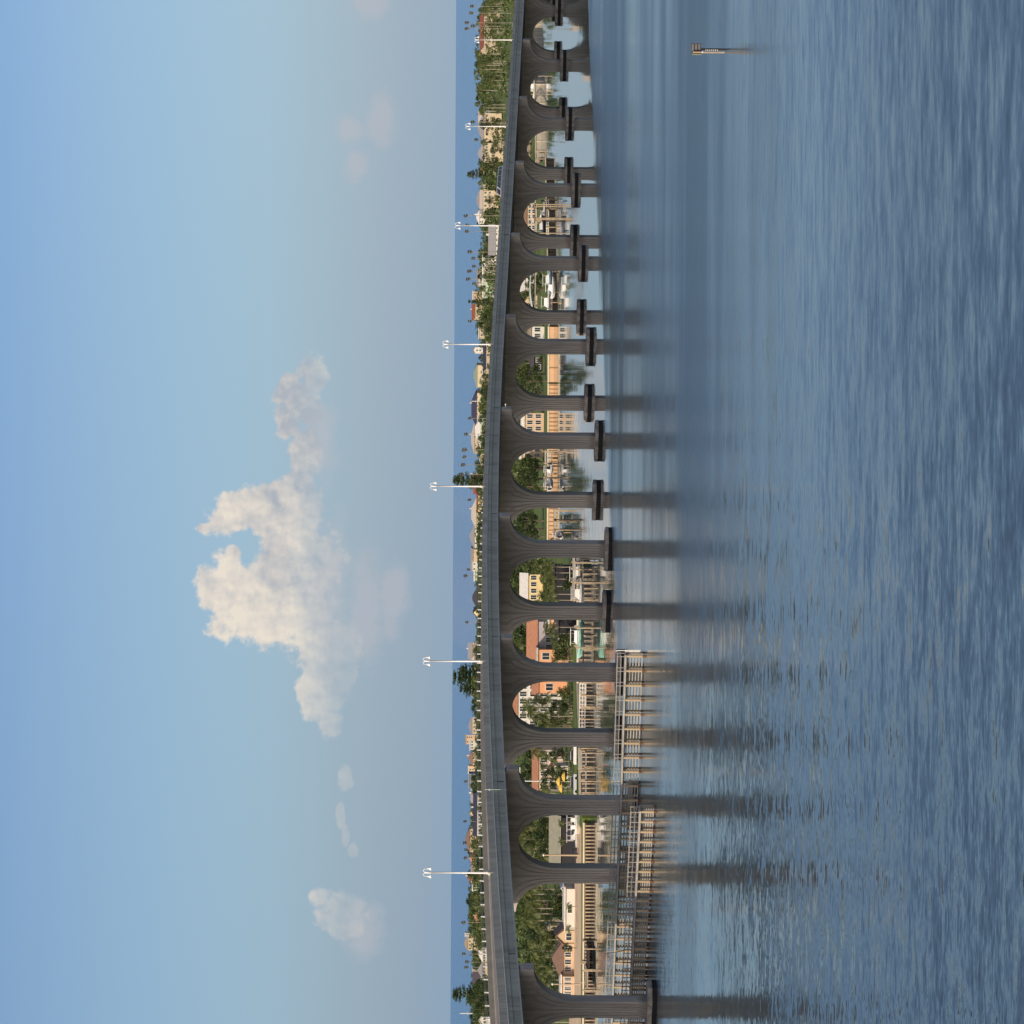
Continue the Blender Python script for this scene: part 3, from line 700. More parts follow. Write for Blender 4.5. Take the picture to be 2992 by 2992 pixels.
# ---------------- above the deck, from the bottom of the photo (near end) to the top
hs=[
 (2974,2996,1416,1424,1440,1350,'white','white','white house with a steep white gable at the very bottom edge of the photo','gablef',2,1),
 (2840,2876,1397,1418,1430,1650,'lav','dark','dark purple roofed house beside the big layered pine','gable',2,1),
 (2835,2841,1395,1397,1420,1640,'cream','pale','narrow cream stair tower beside the dark purple roof','flat',1,2),
 (2815,2860,1411,1424,1433,1500,'cream','grey','cream house with a grey sloping metal roof near the bottom of the photo','hip',4,1),
 (2768,2812,1412,1425,1434,1520,'white','white','white house with a bright white metal roof beside the grey roofed one','hip',5,1),
 (2726,2736,1372,1374,1382,2120,'white','white','small white block tower on the skyline','flat',1,1),
 (2737,2780,1371,1380,1392,2120,'cream','tan','cream house under a long tan roof on the skyline, beside a white tower','hip',4,1),
 (2664,2700,1398,1407,1412,1750,'tan','terracotta','low house with a dusty terracotta roof among palms','hip',2,1),
 (2583,2604,1391,1396,1410,1750,'mint','white','pale mint house under a thin white flat roof','flat',2,2),
 (2553,2578,1377,1387,1394,2050,'cream','red','cream house with a small dark red roof behind the nearest lamp','hip',2,1),
 (2494,2526,1383,1395,1404,1900,'peach','terracotta','house with a bright terracotta hip roof near the nearest lamp','hip',2,1),
 (2502,2518,1393,1399,1409,1860,'cream','pale','cream gabled porch in front of the terracotta roof','gablef',1,1),
 (2526,2548,1387,1391,1399,1900,'tan','grey','long low grey roofed wing beside the terracotta roof','flat',3,1),
 (2420,2492,1371,1383,1392,2130,'tan','brown','wide brown roofed house on the skyline','hip',5,1),
 (2318,2446,1393,1403,1417,1600,'white','navy','long white building with dark square windows and a navy roof','gable',11,1),
 (2370,2384,1380,1388,1394,2050,'cream','pale','small cream gabled house behind the long white building','gablef',1,1),
 (2304,2346,1385,1397,1402,1850,'white','grey','white house with a plain grey gable roof','gable',3,1),
 (2257,2302,1378,1380,1402,1950,'bluegrey','grey','dark blue-grey house with white trim','flat',4,2),
 (2236,2258,1376,1378,1394,2050,'peach','white','peach block house with a flat roof on the skyline','flat',1,2),
 (2196,2236,1377,1388,1402,2000,'peach','brown','peach house with a brown roof beside the block house','hip',3,2),
 (2165,2192,1379,1381,1392,2050,'white','white','low white flat-roofed house on the skyline','flat',3,1),
 (2148,2176,1367,1369,1388,2100,'peach','tan','tall narrow peach house, tallest on the skyline','flat',2,3),
 (2098,2146,1376,1385,1400,1950,'cream','grey','cream house under a shallow grey hip roof','hip',4,1),
 (2005,2034,1383,1386,1400,1900,'lav','grey','grey boxy house beside the spreading pine','flat',1,1),
 (1942,1972,1384,1397,1406,1850,'yellow','pale','pale yellow gable-fronted house just beside the second lamp','gablef',2,1),
 (1868,1938,1384,1396,1405,1850,'white','tan','white house with a tan sloping roof behind the second lamp','hip',6,1),
 (1880,1928,1372,1384,1388,2100,'white','grey','pale grey roofed house rising behind the tan roof','gable',3,1),
 (1775,1800,1386,1397,1407,1850,'yellow','dark','pale yellow gable under dark roof','gablef',1,1),
 (1716,1778,1383,1398,1404,1950,'tan','dark','house with a broad charcoal roof','hip',3,1),
 (1668,1696,1386,1390,1394,1950,'mint','white','mint house with a low white roof','flat',2,1),
 (1640,1670,1381,1382,1392,2000,'white','white','small white cubic house','flat',2,1),
 (1598,1664,1377,1384,1388,2120,'tan','grey','long low grey roofed house','gable',4,1),
 (1535,1602,1373,1386,1394,2080,'white','grey','house with a tall pale grey hip roof','hip',3,1),
 (1455,1546,1377,1391,1397,2050,'cream','pale','large house with a pale cream hip roof','hip',4,1),
 (1440,1492,1393,1396,1409,1850,'yellow','red','bright yellow-cream house with small dark windows under a red-brown roof','gable',6,1),
 (1384,1442,1382,1395,1404,1950,'cream','red','house with a long red-brown roof behind the third lamp','gable',5,1),
 (1325,1358,1399,1406,1413,1800,'cream','pale','small cream gable-fronted house above the deck','gablef',1,1),
 (1240,1322,1374,1383,1390,2080,'cream','pale','wide house with a pale rounded roof','hip',3,1),
 (1214,1300,1385,1401,1411,1850,'mint','white','mint house with a broad white metal roof','hip',5,1),
 (1140,1244,1374,1389,1394,2050,'cream','navy','large house with a navy hip roof','hip',4,1),
 (1060,1128,1379,1389,1392,2050,'cream','green','house with a pale green roof','hip',3,1),
 (1085,1112,1403,1406,1422,1700,'peach','white','peach house with white trim beside the long cream wall','flat',2,2),
 (1000,1086,1407,1414,1425,1650,'cream','navy','long bright cream building with a dark roof edge behind the fourth lamp','gable',3,1),
 (1012,1032,1377,1383,1402,1950,'white','terracotta','tall white house with terracotta roof behind the fourth lamp','gablef',1,2),
 (948,988,1392,1394,1408,1750,'cream','white','cream flat-roofed house with a low white wall','flat',3,1),
 (888,932,1372,1381,1392,2050,'cream','red','cream house with a red roof beside a dark fan palm','gable',3,1),
 (852,877,1373,1375,1404,1950,'peach','white','tall peach block with flat roof','flat',2,3),
 (808,868,1402,1405,1412,1700,'mint','white','low pale flat-roofed building','flat',4,1),
 (786,836,1383,1388,1400,1950,'white','grey','white two-storey house with thin grey roof','hip',4,2),
 (742,796,1401,1404,1428,1650,'white','white','bright white stepped house','flat',4,2),
 (652,742,1419,1438,1445,1350,'white','grey','large plain grey gable roof with a white eave','gable',5,1),
 (612,652,1382,1390,1402,1950,'white','white','white house with a pale roof beside the fifth lamp','hip',3,2),
 (540,620,1382,1399,1403,1700,'cream','grey','house with a grey hip roof next to the two-storey cream house','hip',2,1),
 (553,606,1392,1400,1427,1550,'cream','pale','two-storey cream house with arched dark openings','gable',4,2),
 (488,506,1388,1397,1410,1700,'cream','red','small cream house with a red-brown roof by the dark pine','hip',1,2),
 (414,474,1385,1400,1436,1500,'cream','grey','grand cream house with two floors of columns and a grey roof','hip',7,2),
 (325,412,1384,1400,1418,1560,'cream','grey','wide cream house with grey hip roof behind the sixth lamp','hip',6,1),
 (322,356,1385,1399,1412,1700,'bluegrey','pale','house with a blue-grey wall and pale roof among palms','gable',3,1),
 (38,147,1387,1397,1409,1650,'cream','red','very long cream house with a red tiled roof at the top of the photo','gable',8,1),
]
for (y1,y2,vt,ve,vb,D,wl,rf,lb,sty,cols,rows) in hs:
    house(y1,y2,vt,ve,vb,D,wl,rf,lb,sty,cols=cols,rows=rows,yaw=rnd.choice([-12,-6,5,10,0]),chim=(sty in('hip','gable') and rnd.random()<.3))
# ---------------- behind the arches, along the shore
ns_=[
 (2752,2866,1630,1658,1690,585,'peach','brown','tan beach house with brown hip roof and white-framed windows by the sand','hip',5,1),
 (2716,2754,1638,1661,1690,583,'tan','brown','brown gable-fronted porch wing of the beach house side','gablef',1,1),
 (2850,2910,1655,1657,1692,583,'peach','white','peach single-storey wing with white sash windows behind the first pier','flat',4,1),
 (2592,2718,1662,1665,1688,583,'white','white','low white boat shed with sunlit white walls above the sand','flat',1,1),
 (2584,2604,1652,1668,1700,590,'white','white','bright white stepped shed end next to the palms','gablef',1,1),
 (2700,2730,1605,1622,1640,640,'cream','bluegrey','small cream gabled house behind the beach palms','gablef',1,1),
 (2384,2530,1619,1648,1680,578,'black','olive','broad olive shed roof over a dark carport behind the seawall','gable',0,1),  # black walls stand in for the shade inside the open carport
 (2186,2312,1566,1580,1640,650,'pink','terracotta','pink house under a long terracotta roof behind the palms','gable',6,2),
 (2235,2275,1612,1628,1660,620,'white','terracotta','small white gabled house with terracotta roof above the yellow umbrellas','gablef',2,1),
 (1990,2128,1500,1516,1640,660,'white','terracotta','large white three-storey house with terracotta roof and dark windows','hip',6,4),
 (1986,2026,1562,1578,1640,628,'orange','terracotta','orange wing of the waterfront house with a sloping terracotta roof','gable',1,1),
 (1812,1924,1546,1574,1640,628,'lav','terracotta','villa with a big terracotta roof and dark arched openings','gable',5,1),  # lavender wall and orange wing below carry shade and sun in their colours
 (1896,1936,1572,1577,1618,622,'orange','pale','orange sunlit end wing of the terracotta villa with an arched window','flat',1,1),
 (1806,1834,1606,1609,1650,600,'orange','white','small orange bath house on the dock beside the villa','flat',2,1),
 (1675,1756,1523,1545,1575,800,'yellow','white','pale yellow cottage with a white gable roof above a green lawn','gable',4,1),
 (1204,1262,1520,1530,1585,800,'peach','white','peach house with tall white-framed windows above the lawn','flat',3,2),
 (1306,1336,1516,1522,1583,802,'peach','white','peach porch corner of the house beside the dark hedge','flat',2,2),
 (952,990,1538,1545,1585,800,'white','tan','white house with tan roof above the bright lawn','gable',2,1),
 (1040,1082,1545,1556,1585,812,'black','dark','dark shaded garage under the trees','flat',2,1),
 (790,846,1512,1526,1560,880,'white','white','white house roof glimpsed above trees through the arch','gable',3,1),
 (858,912,1522,1540,1575,870,'cream','tan','cream sloping-roofed house at the lower end of the arch view','gablef',2,1),
 (590,690,1518,1530,1570,880,'tan','brown','brown two-storey dock house with cream balconies','flat',6,2),
 (396,470,1528,1537,1560,950,'cream','tan','cream boathouse at the edge of the green shore','gable',3,1),
 (236,262,1534,1541,1556,960,'white','pale','small white boathouse glimpsed through a far arch','gable',1,1),
 (70,180,1533,1541,1550,985,'cream','tan','long low tan building along the far shore','flat',6,1),
]
for (y1,y2,vt,ve,vb,D,wl,rf,lb,sty,cols,rows) in ns_:
    if rf not in ROOFC: ROOFC[rf]=(.20,.22,.28)
    house(y1,y2,vt,ve,vb,D,wl,rf,lb,sty,cols=cols,rows=rows,dep=9,ww=1.5,wh=1.6)
# ------------------------------------------------------------ seawalls
SEAW=mat('seawall_cream',(.70,.50,.31),.85,.15,.6,c2=(.66,.40,.22)); CAPM=mat('seawall_cap',(.72,.64,.50),.8,.1); SEAB=mat('seawall_batten',(.40,.24,.12),.9,.2); SEAG=mat('seawall_grey',(.22,.20,.18),.85,.2)
def seawall(pts,z,label,wallm,cap=.35,bat=3.0,pilesp=0,pm_=None,zb=-1):
    root=empty('seawall',(pts[0][0],pts[0][1],0)); L0=root.location
    mb=MB(); cp=MB(); bt=MB(); pl=MB()
    for a,b_ in zip(pts[:-1],pts[1:]):
        A=Vector(a);Bv=Vector(b_); d=(Bv-A).normalized(); n_=Vector((d.y,-d.x)); L=(Bv-A).length
        M=Matrix(((d.x,-n_.x,0,A.x-L0.x),(d.y,-n_.y,0,A.y-L0.y),(0,0,1,0),(0,0,0,1)))
        mb.box(0,L,-.3,.05,zb,z,M); cp.box(-.1,L+.1,-.5,.4,z+.003,z+cap,M)
        x=bat/2
        while x<L: bt.box(x-.13,x+.13,-.45,-.3,zb,z,M); x+=bat
        if pilesp:
            x=.2
            while x<L: pl.tube([tuple(M@Vector((x,-.75,-1.5))),tuple(M@Vector((x,-.75,z-.15)))],.17,7); x+=pilesp
    mb.build('panel',[wallm],root); cp.build('cap',[CAPM],root); bt.build('batten',[SEAB if wallm is SEAW else wallm],root)
    if pilesp: pl.build('pile_row',[pm_ or WOOD],root)
    tag(root,label,'seawall'); return root
seawall([(-300,549),(-97,550),(-62.5,551.5)],1.15,'low timber-piled bulkhead edging the sandy beach',mat('bulkhead_dark',(.16,.11,.08),.9),.3,2,.72,FENP)
seawall([(-60.5,551),(-48.5,560)],1.75,'cream capped seawall with rounded piles before the open carport',SEAG,.42,3,1.05,FENP)
seawall([(-48,560.5),(-36,573.5),(-11.5,576.5)],1.5,'weathered grey seawall shadowed behind the docks and boats',SEAG,.4,3,1.0,WOOD)
seawall([(-8,765.5),(15,766)],1.3,'cream seawall below a narrow lawn, beside the lone patio gap',SEAW,.4,1.2)
seawall([(15.5,766),(36,767)],1.35,'bright cream panelled seawall along the green lawn',SEAW,.35,1.15)
seawall([(36.5,767),(52,767.5)],1.3,'smooth cream seawall with a rusty waterline past the big tree',SEAW,.4,8)
seawall([(52.5,767.5),(76,785.5),(104,805.5)],1.2,'brown timber seawall behind the boat lifts',DARKW,.3,2)
seawall([(112,884.5),(141,902.5),(166,940.5),(204,961)],1.7,'pale far seawall seen through the most distant arches',CAPM,.3,4)
# ------------------------------------------------------------ docks, lifts, boats
def dock(x0,x1,y0,y1,z,label,matx,grp=None,rail=False):
    root=empty('dock',(x0,y0,0)); mb=MB(); mb.box(0,x1-x0,0,y1-y0,z-.18,z); mb.build('deck',[matx],root)
    n=max(2,int((x1-x0)/2.4)+1); pl=MB(); pl.tube([(0,0,-1.5),(0,0,z+.9)],.15,7); me=pl.mesh('pile',FENP)
    for i in range(n):
        for yy in(-.16,y1-y0+.16):
            o=ob('pile',me,root); o.location=((x1-x0)*i/(n-1),yy,0)
    if rail:
        mb=MB(); w=x1-x0
        for zz in(.45,1.0): mb.box(0,w,.02,.08,z+zz,z+zz+.09)
        x=0
        while x<=w: mb.box(x,x+.07,.0,.10,z,z+1.08); x+=.8
        mb.build('railing',[WHITE],root)
    tag(root,label,'dock',grp); return root
def lift(x,y,w,l,h,label,canopy=None):
    root=empty('boat_lift',(x,y,0)); pl=MB(); pl.tube([(0,0,-1.5),(0,0,h)],.15,7); pl.box(-.2,.2,-.2,.2,h,h+.08); me=pl.mesh('pile',FENP)
    for a in(0,w):
        for b_ in(0,l): o=ob('pile',me,root); o.location=(a,b_,0)
    mb=MB()
    for b_ in(0,l): mb.box(-.3,w+.3,b_-.12,b_+.12,h-.45,h-.2)
    mb.build('beam',[FENB],root)
    mb=MB()
    for a in(0,w): mb.box(a-.1,a+.1,-.3,l+.3,1.0,1.2)
    mb.build('cradle',[STEEL],root)
    if canopy:
        mb=MB(); n=8
        prof=[(-.5+(w+1)*i/n, h+.1+1.0*math.sin(math.pi*i/n)) for i in range(n+1)]
        for i in range(n):
            (a,za),(b_,zb)=prof[i],prof[i+1]
            mb.face([(a,-.6,za),(b_,-.6,zb),(b_,l+.6,zb),(a,l+.6,za)]); mb.face([(a,-.6,za-.08),(b_,-.6,zb-.08),(b_,l+.6,zb-.08),(a,l+.6,za-.08)][::-1]); mb.face([(a,-.6,za),(b_,-.6,zb),(b_,-.6,zb-.08),(a,-.6,za-.08)])
        mb.build('canopy',[canopy],root)
    tag(root,label,'boat lift'); return root
def boat(x,y,z,L,rz,hullc,label,kind=0,cabc=None):
    root=empty('boat',(x,y,z),rz); hm=mat(hullc[0],hullc[1],.35,.05)
    secs=[(-L/2,.42,.75,.35),(-L/4,.5,.8,.1),(0,.5,.85,.05),(L/4,.4,.98,.08),(L*.42,.16,1.15,.3),(L/2,.02,1.25,.7)]
    mb=MB(); Wd=L*.34
    for sx,hw,zt_,zk in secs:
        b_=hw*Wd
        mb.v.extend([(sx,-b_,zt_),(sx,-b_*.85,(zt_+zk)/2),(sx,0,zk-.15),(sx,b_*.85,(zt_+zk)/2),(sx,b_,zt_)])
    for i in range(len(secs)-1):
        for j in range(4): mb.f.append((i*5+j,i*5+j+1,(i+1)*5+j+1,(i+1)*5+j)); mb.mi.append(0)
        mb.f.append((i*5+4,i*5,(i+1)*5,(i+1)*5+4)); mb.mi.append(0)
    mb.f.append((0,1,2,3,4)); mb.mi.append(0); mb.build('hull',[hm],root)
    mb=MB(); c0,c1=(-L*.15,L*.2); 
    mb.v=[(c0,-Wd*.3,.85),(c1,-Wd*.26,.9),(c1,Wd*.26,.9),(c0,Wd*.3,.85),(c0+.1,-Wd*.24,1.75),(c1-.7,-Wd*.2,1.75),(c1-.7,Wd*.2,1.75),(c0+.1,Wd*.24,1.75)]; mb.f=[(0,1,5,4),(1,2,6,5),(2,3,7,6),(3,0,4,7),(4,5,6,7)]; mb.mi=[0,1,0,1,0]
    mb.build('cabin',[WHITE,GLASS],root)
    mb=MB(); mb.box(c0-.4,c1,-Wd*.28,Wd*.28,2.5,2.58)
    for a in(c0,c1-.5):
        for b_ in(-Wd*.25,Wd*.25): mb.tube([(a,b_,1.2),(a,b_,2.5)],.035,5)
    mb.build('hardtop',[WHITE],root)
    mb=MB(); mb.box(-L/2-.45,-L/2-.02,-.22,.22,.5,1.45); mb.build('outboard_motor',[ASPH],root)
    tag(root,label,'boat'); return root
WH=('hull_white',(.75,.74,.72)); NV=('hull_navy',(.05,.06,.12)); TQ=('hull_turquoise',(.35,.68,.58)); LB=('hull_pale_blue',(.35,.55,.75))
def px(yi,D): return at(yi,1500,D).x
dock(px(2878,546),px(2822,546),541,549.6,.95,'weathered timber dock off the sandy beach beside the first pier',WOOD)
dock(px(2816,546),px(2756,546),540,549.4,.75,'dark low dock jutting from the beach under the small tree',DARKW)
dock(px(2312,555),px(2188,555),548,550.5,1.15,'cream walkway dock parallel to the seawall below the yellow umbrellas',FENB)
lift(px(2250,548),547,3.6,6,2.4,'bare boat lift frame beside the cream walkway dock')
dock(px(2130,560),px(1990,560),556,558.5,1.05,'long dock with white balustrade before the white three-storey house',FENB,rail=True)
dock(px(2060,558),px(1985,558),550,555,1.2,'cream plank dock with pale fence panel at its tip',CAPM,rail=True)
dock(px(1935,562),px(1812,562),560,562.5,1.2,'dark dock beneath the terracotta villa',DARKW)
boat(px(1856,556),555,1.5,9,R(170),TQ,'turquoise-hulled motor boat raised beside the dark dock')
lift(px(1890,553),552,4,8,3.0,'boat lift holding the turquoise boat')
dock(px(1760,562),px(1632,562),563,565,1.3,'wooden dock crossing behind the row of boat lift piles',WOOD)
lift(px(1700,552),551,4,7,3.7,'boat lift with tall pale piles in front of the dark boathouse')
lift(px(1752,556),556,3.6,7,3.6,'boat lift with cross-braced timber frame',None)
lift(px(1662,556),556,3.6,6,3.6,'boat lift closest to the third pier column')
boat(px(1675,556),558,1.6,7,R(15),WH,'white boat hanging between the pale lift piles')
boat(px(1735,552),553,1.5,6.5,R(190),WH,'white boat with hardtop beside the cross-braced lift')
house(1646,1762,1622,1623,1652,580,'black','dark','open dark boathouse behind the boat lifts','flat',cols=0,name='boathouse',cat='boathouse')
house(1800,1880,1634,1636,1660,580,'black','dark','low dark boat garage beneath the villa terrace','flat',cols=0,name='boathouse',cat='boathouse')
# mid shore (about 770 m)
for yi,lb,cn in((1575,'boat lift with white frame nearest the fourth pier',None),(1548,'boat lift with white frame in the middle of three',None),(1518,'boat lift with white frame beside the cream seawall corner',None)):
    lift(px(yi,640+30*(yi%2)),660,2.4,6,3.6,lb,cn)
dock(px(1585,668),px(1492,668),668,671,1.2,'narrow dock carrying the three white-framed boat lifts',FENB)
boat(px(1560,664),665,1.2,6,R(80),WH,'small white boat on the middle white-framed lift')
dock(px(1440,750),px(1322,750),750,753,1.0,'pale dock along the foot of the seawall before the large round tree',WOOD,rail=True)
for yi,lb in((1428,'slim boat lift before the large round tree, lowest in the photo'),(1395,'slim boat lift before the large round tree, middle one'),(1352,'slim boat lift before the dark hedge, uppermost in the photo')): lift(px(yi,745),744,3.2,5,3.2,lb)
boat(px(1410,742),741,1.0,6,R(60),WH,'white open boat moored before the large round tree')
boat(px(1370,742),742,.9,5.5,R(120),WH,'small white boat moored by the uppermost slim lift')
lift(px(908,750),748,13.5,7,6.2,'large boat lift with a long curved white canopy',mat('canopy_white',(.7,.74,.7),.6,.04))
boat(px(880,748),750,1.6,8,R(175),WH,'white cruiser beneath the curved white canopy')
boat(px(815,748),750,1.2,8,R(10),LB,'pale blue motor boat next to the white canopy lift')
boat(px(838,744),745,.6,6,R(170),WH,'white runabout between the canopy lift and the pale blue boat')
dock(px(912,758),px(792,758),758,761,1.0,'orange-brown timber dock with boats under the white canopy',WOOD,rail=True)
for yi,lb in((682,'cream timber boat lift lowest in the cluttered dock arch'),(642,'cream timber boat lift in the middle of the cluttered dock arch'),(604,'cream timber boat lift uppermost in the cluttered dock arch')): lift(px(yi,770),768,4.2,6,5.6,lb,CAPM if yi==642 else None)
dock(px(690,780),px(580,780),780,783,1.3,'two-level pale dock among the cream boat lifts',CAPM,rail=True)
boat(px(660,768),770,2.4,7,R(15),NV,'dark blue hulled boat hoisted on a cream lift')
boat(px(620,768),772,2.2,7,R(170),WH,'white boat hoisted on the uppermost cream lift')
lift(px(268,905),903,5,7,4.5,'far white boat lift reflected in still water')
boat(px(255,905),905,1.3,8,R(175),WH,'white boat on the far lift seen through a distant arch')
dock(px(486,880),px(440,880),880,884,1,'small far dock below the cream boathouse',WOOD)
# mast with spreader beyond the third pier cap
p=at(2281,1620,640); e=empty('sailboat_mast',(p.x,p.y,GZ)); e.name='flagpole'
mb=MB(); mb.tube([(0,0,0),(0,0,15.2)],.12,7); mb.build('pole',[WHITE],e); mb=MB(); mb.tube([(-.8,0,10.4),(3.2,0,10.4)],.11,6); mb.build('yard',[WHITE],e); tag(e,'white yacht-style flagpole with a crossing yard near the second pier','flagpole')
p=at(2497,1697,560); e=empty('lamp_post',(p.x,p.y,GZ)); mb=MB(); mb.tube([(0,0,0),(0,0,7.4)],[.2,.14],7); mb.build('pole',[FENP],e); mb=MB(); mb.lathe([(0,.3),(.25,.15),(.3,0),(0,-.05)],(0,0,7.4),8); mb.build('lamp_head',[WHITE],e); tag(e,'tall sunlit cream post standing on the seawall before the olive roof','post')
p=at(2874,1715,556); e=empty('lamp_post',(p.x,p.y,GZ)); mb=MB(); mb.tube([(0,0,0),(0,0,5.6)],[.18,.12],7); mb.build('pole',[FENP],e); mb=MB(); mb.lathe([(0,.3),(.25,.15),(.3,0),(0,-.05)],(0,0,5.6),8); mb.build('lamp_head',[WHITE],e); tag(e,'cream post on the beach in front of the white-sashed wing','post')
for yi,V0,D,lb in((2961,1360,1500,'white leaning mast beside the bottommost palms'),(1384,1374,1900,'slim cream mast next to the long red-brown roof'),(1172,1374,1900,'slim white mast before the navy hip roof')):
    p=at(yi,V0,D); e=empty('mast',(p.x,p.y,GZ)); mb=MB(); mb.tube([(0,0,0),(0,0,p.z-GZ)],.22,6); mb.build('pole',[WHITE],e); mb=MB(); mb.tube([(-1,0,(p.z-GZ)*.8),(1,0,(p.z-GZ)*.8)],.06,5); mb.build('spreader',[WHITE],e); tag(e,lb,'mast')
# yellow patio umbrellas
for yi,V,lb in((2282,1633,'large yellow patio umbrella between the palms'),(2300,1640,'smaller yellow patio umbrella below the large one'),(2268,1648,'narrow yellow umbrella beside the parked boats')):
    p=at(yi,V,590); e=empty('patio_umbrella',(p.x,p.y,GZ)); h=p.z-GZ; mb=MB(); mb.tube([(0,0,0),(0,0,h)],.05,6); mb.build('pole',[WHITE],e)
    mb=MB(); mb.lathe([(0,0),(.7,-.3),(1.2,-.75),(1.17,-.77),(0,-.1)],(0,0,h),8); mb.build('canopy',[mat('umbrella_yellow',(.75,.50,.10),.7,.08)],e); tag(e,lb,'umbrella')
# covered cars / parked vehicles under the carport and by the seawall
def car(x,y,rz,c,label):
    e=empty('parked_car',(x,y,GZ),rz); cm=mat('car_'+c,{'white':(.75,.75,.74),'grey':(.3,.3,.32),'silver':(.5,.52,.55),'dark':(.04,.04,.05)}[c],.3,.05,spec=.5)
    pr=[(-2.2,.3),(-2.25,.8),(-1.9,.95),(1.9,.9),(2.25,.75),(2.25,.3)]; mb=MB(); a=[(q,-.9,z) for q,z in pr]; b_=[(q,.9,z) for q,z in pr]; mb.face(a); mb.face(b_[::-1])
    for i in range(len(pr)): j=(i+1)%len(pr); mb.face([a[i],a[j],b_[j],b_[i]])
    mb.build('body',[cm],e)
    pr=[(-1.8,.94),(-1.3,1.45),(.4,1.48),(1.2,.92)]; mb=MB(); a=[(q,-.78,z) for q,z in pr]; b_=[(q,.78,z) for q,z in pr]; mb.face(a); mb.face(b_[::-1])
    for i in range(4): j=(i+1)%4; mb.face([a[i],a[j],b_[j],b_[i]])
    mb.build('windows',[GLASS],e); mb=MB(); mb.box(-1.32,.42,-.76,.76,1.46,1.52); mb.build('roof',[cm],e)
    for sx in(-1.4,1.4):
        for sy in(-.85,.72): mb=MB(); mb.tube([(sx,sy,.32),(sx,sy+.18,.32)],.32,12); mb.build('wheel',[ASPH],e)
    tag(e,label,'car')
car(px(2400,568),568,0,'white','white car under the olive carport roof, nearest the second pier')
car(px(2440,569),569,R(180),'silver','silver car in the middle of the olive carport')
car(px(2475,568),568,R(8),'dark','dark car beside the tall cream post')
car(px(2200,573),573,0,'white','white car behind the cream walkway dock near the pier')
car(px(2290,572),572,R(180),'silver','silver car parked below the yellow umbrellas')
# white tarpaulin-covered boat trailer row
for i,yi in enumerate((2392,2418,2446)):
    boat(px(yi,562),562.5,GZ+.1,4.2,R([5,175,20][i]),WH,'small white boat parked ashore before the carport, '+['nearest the pier','middle one','lowest in the photo'][i])
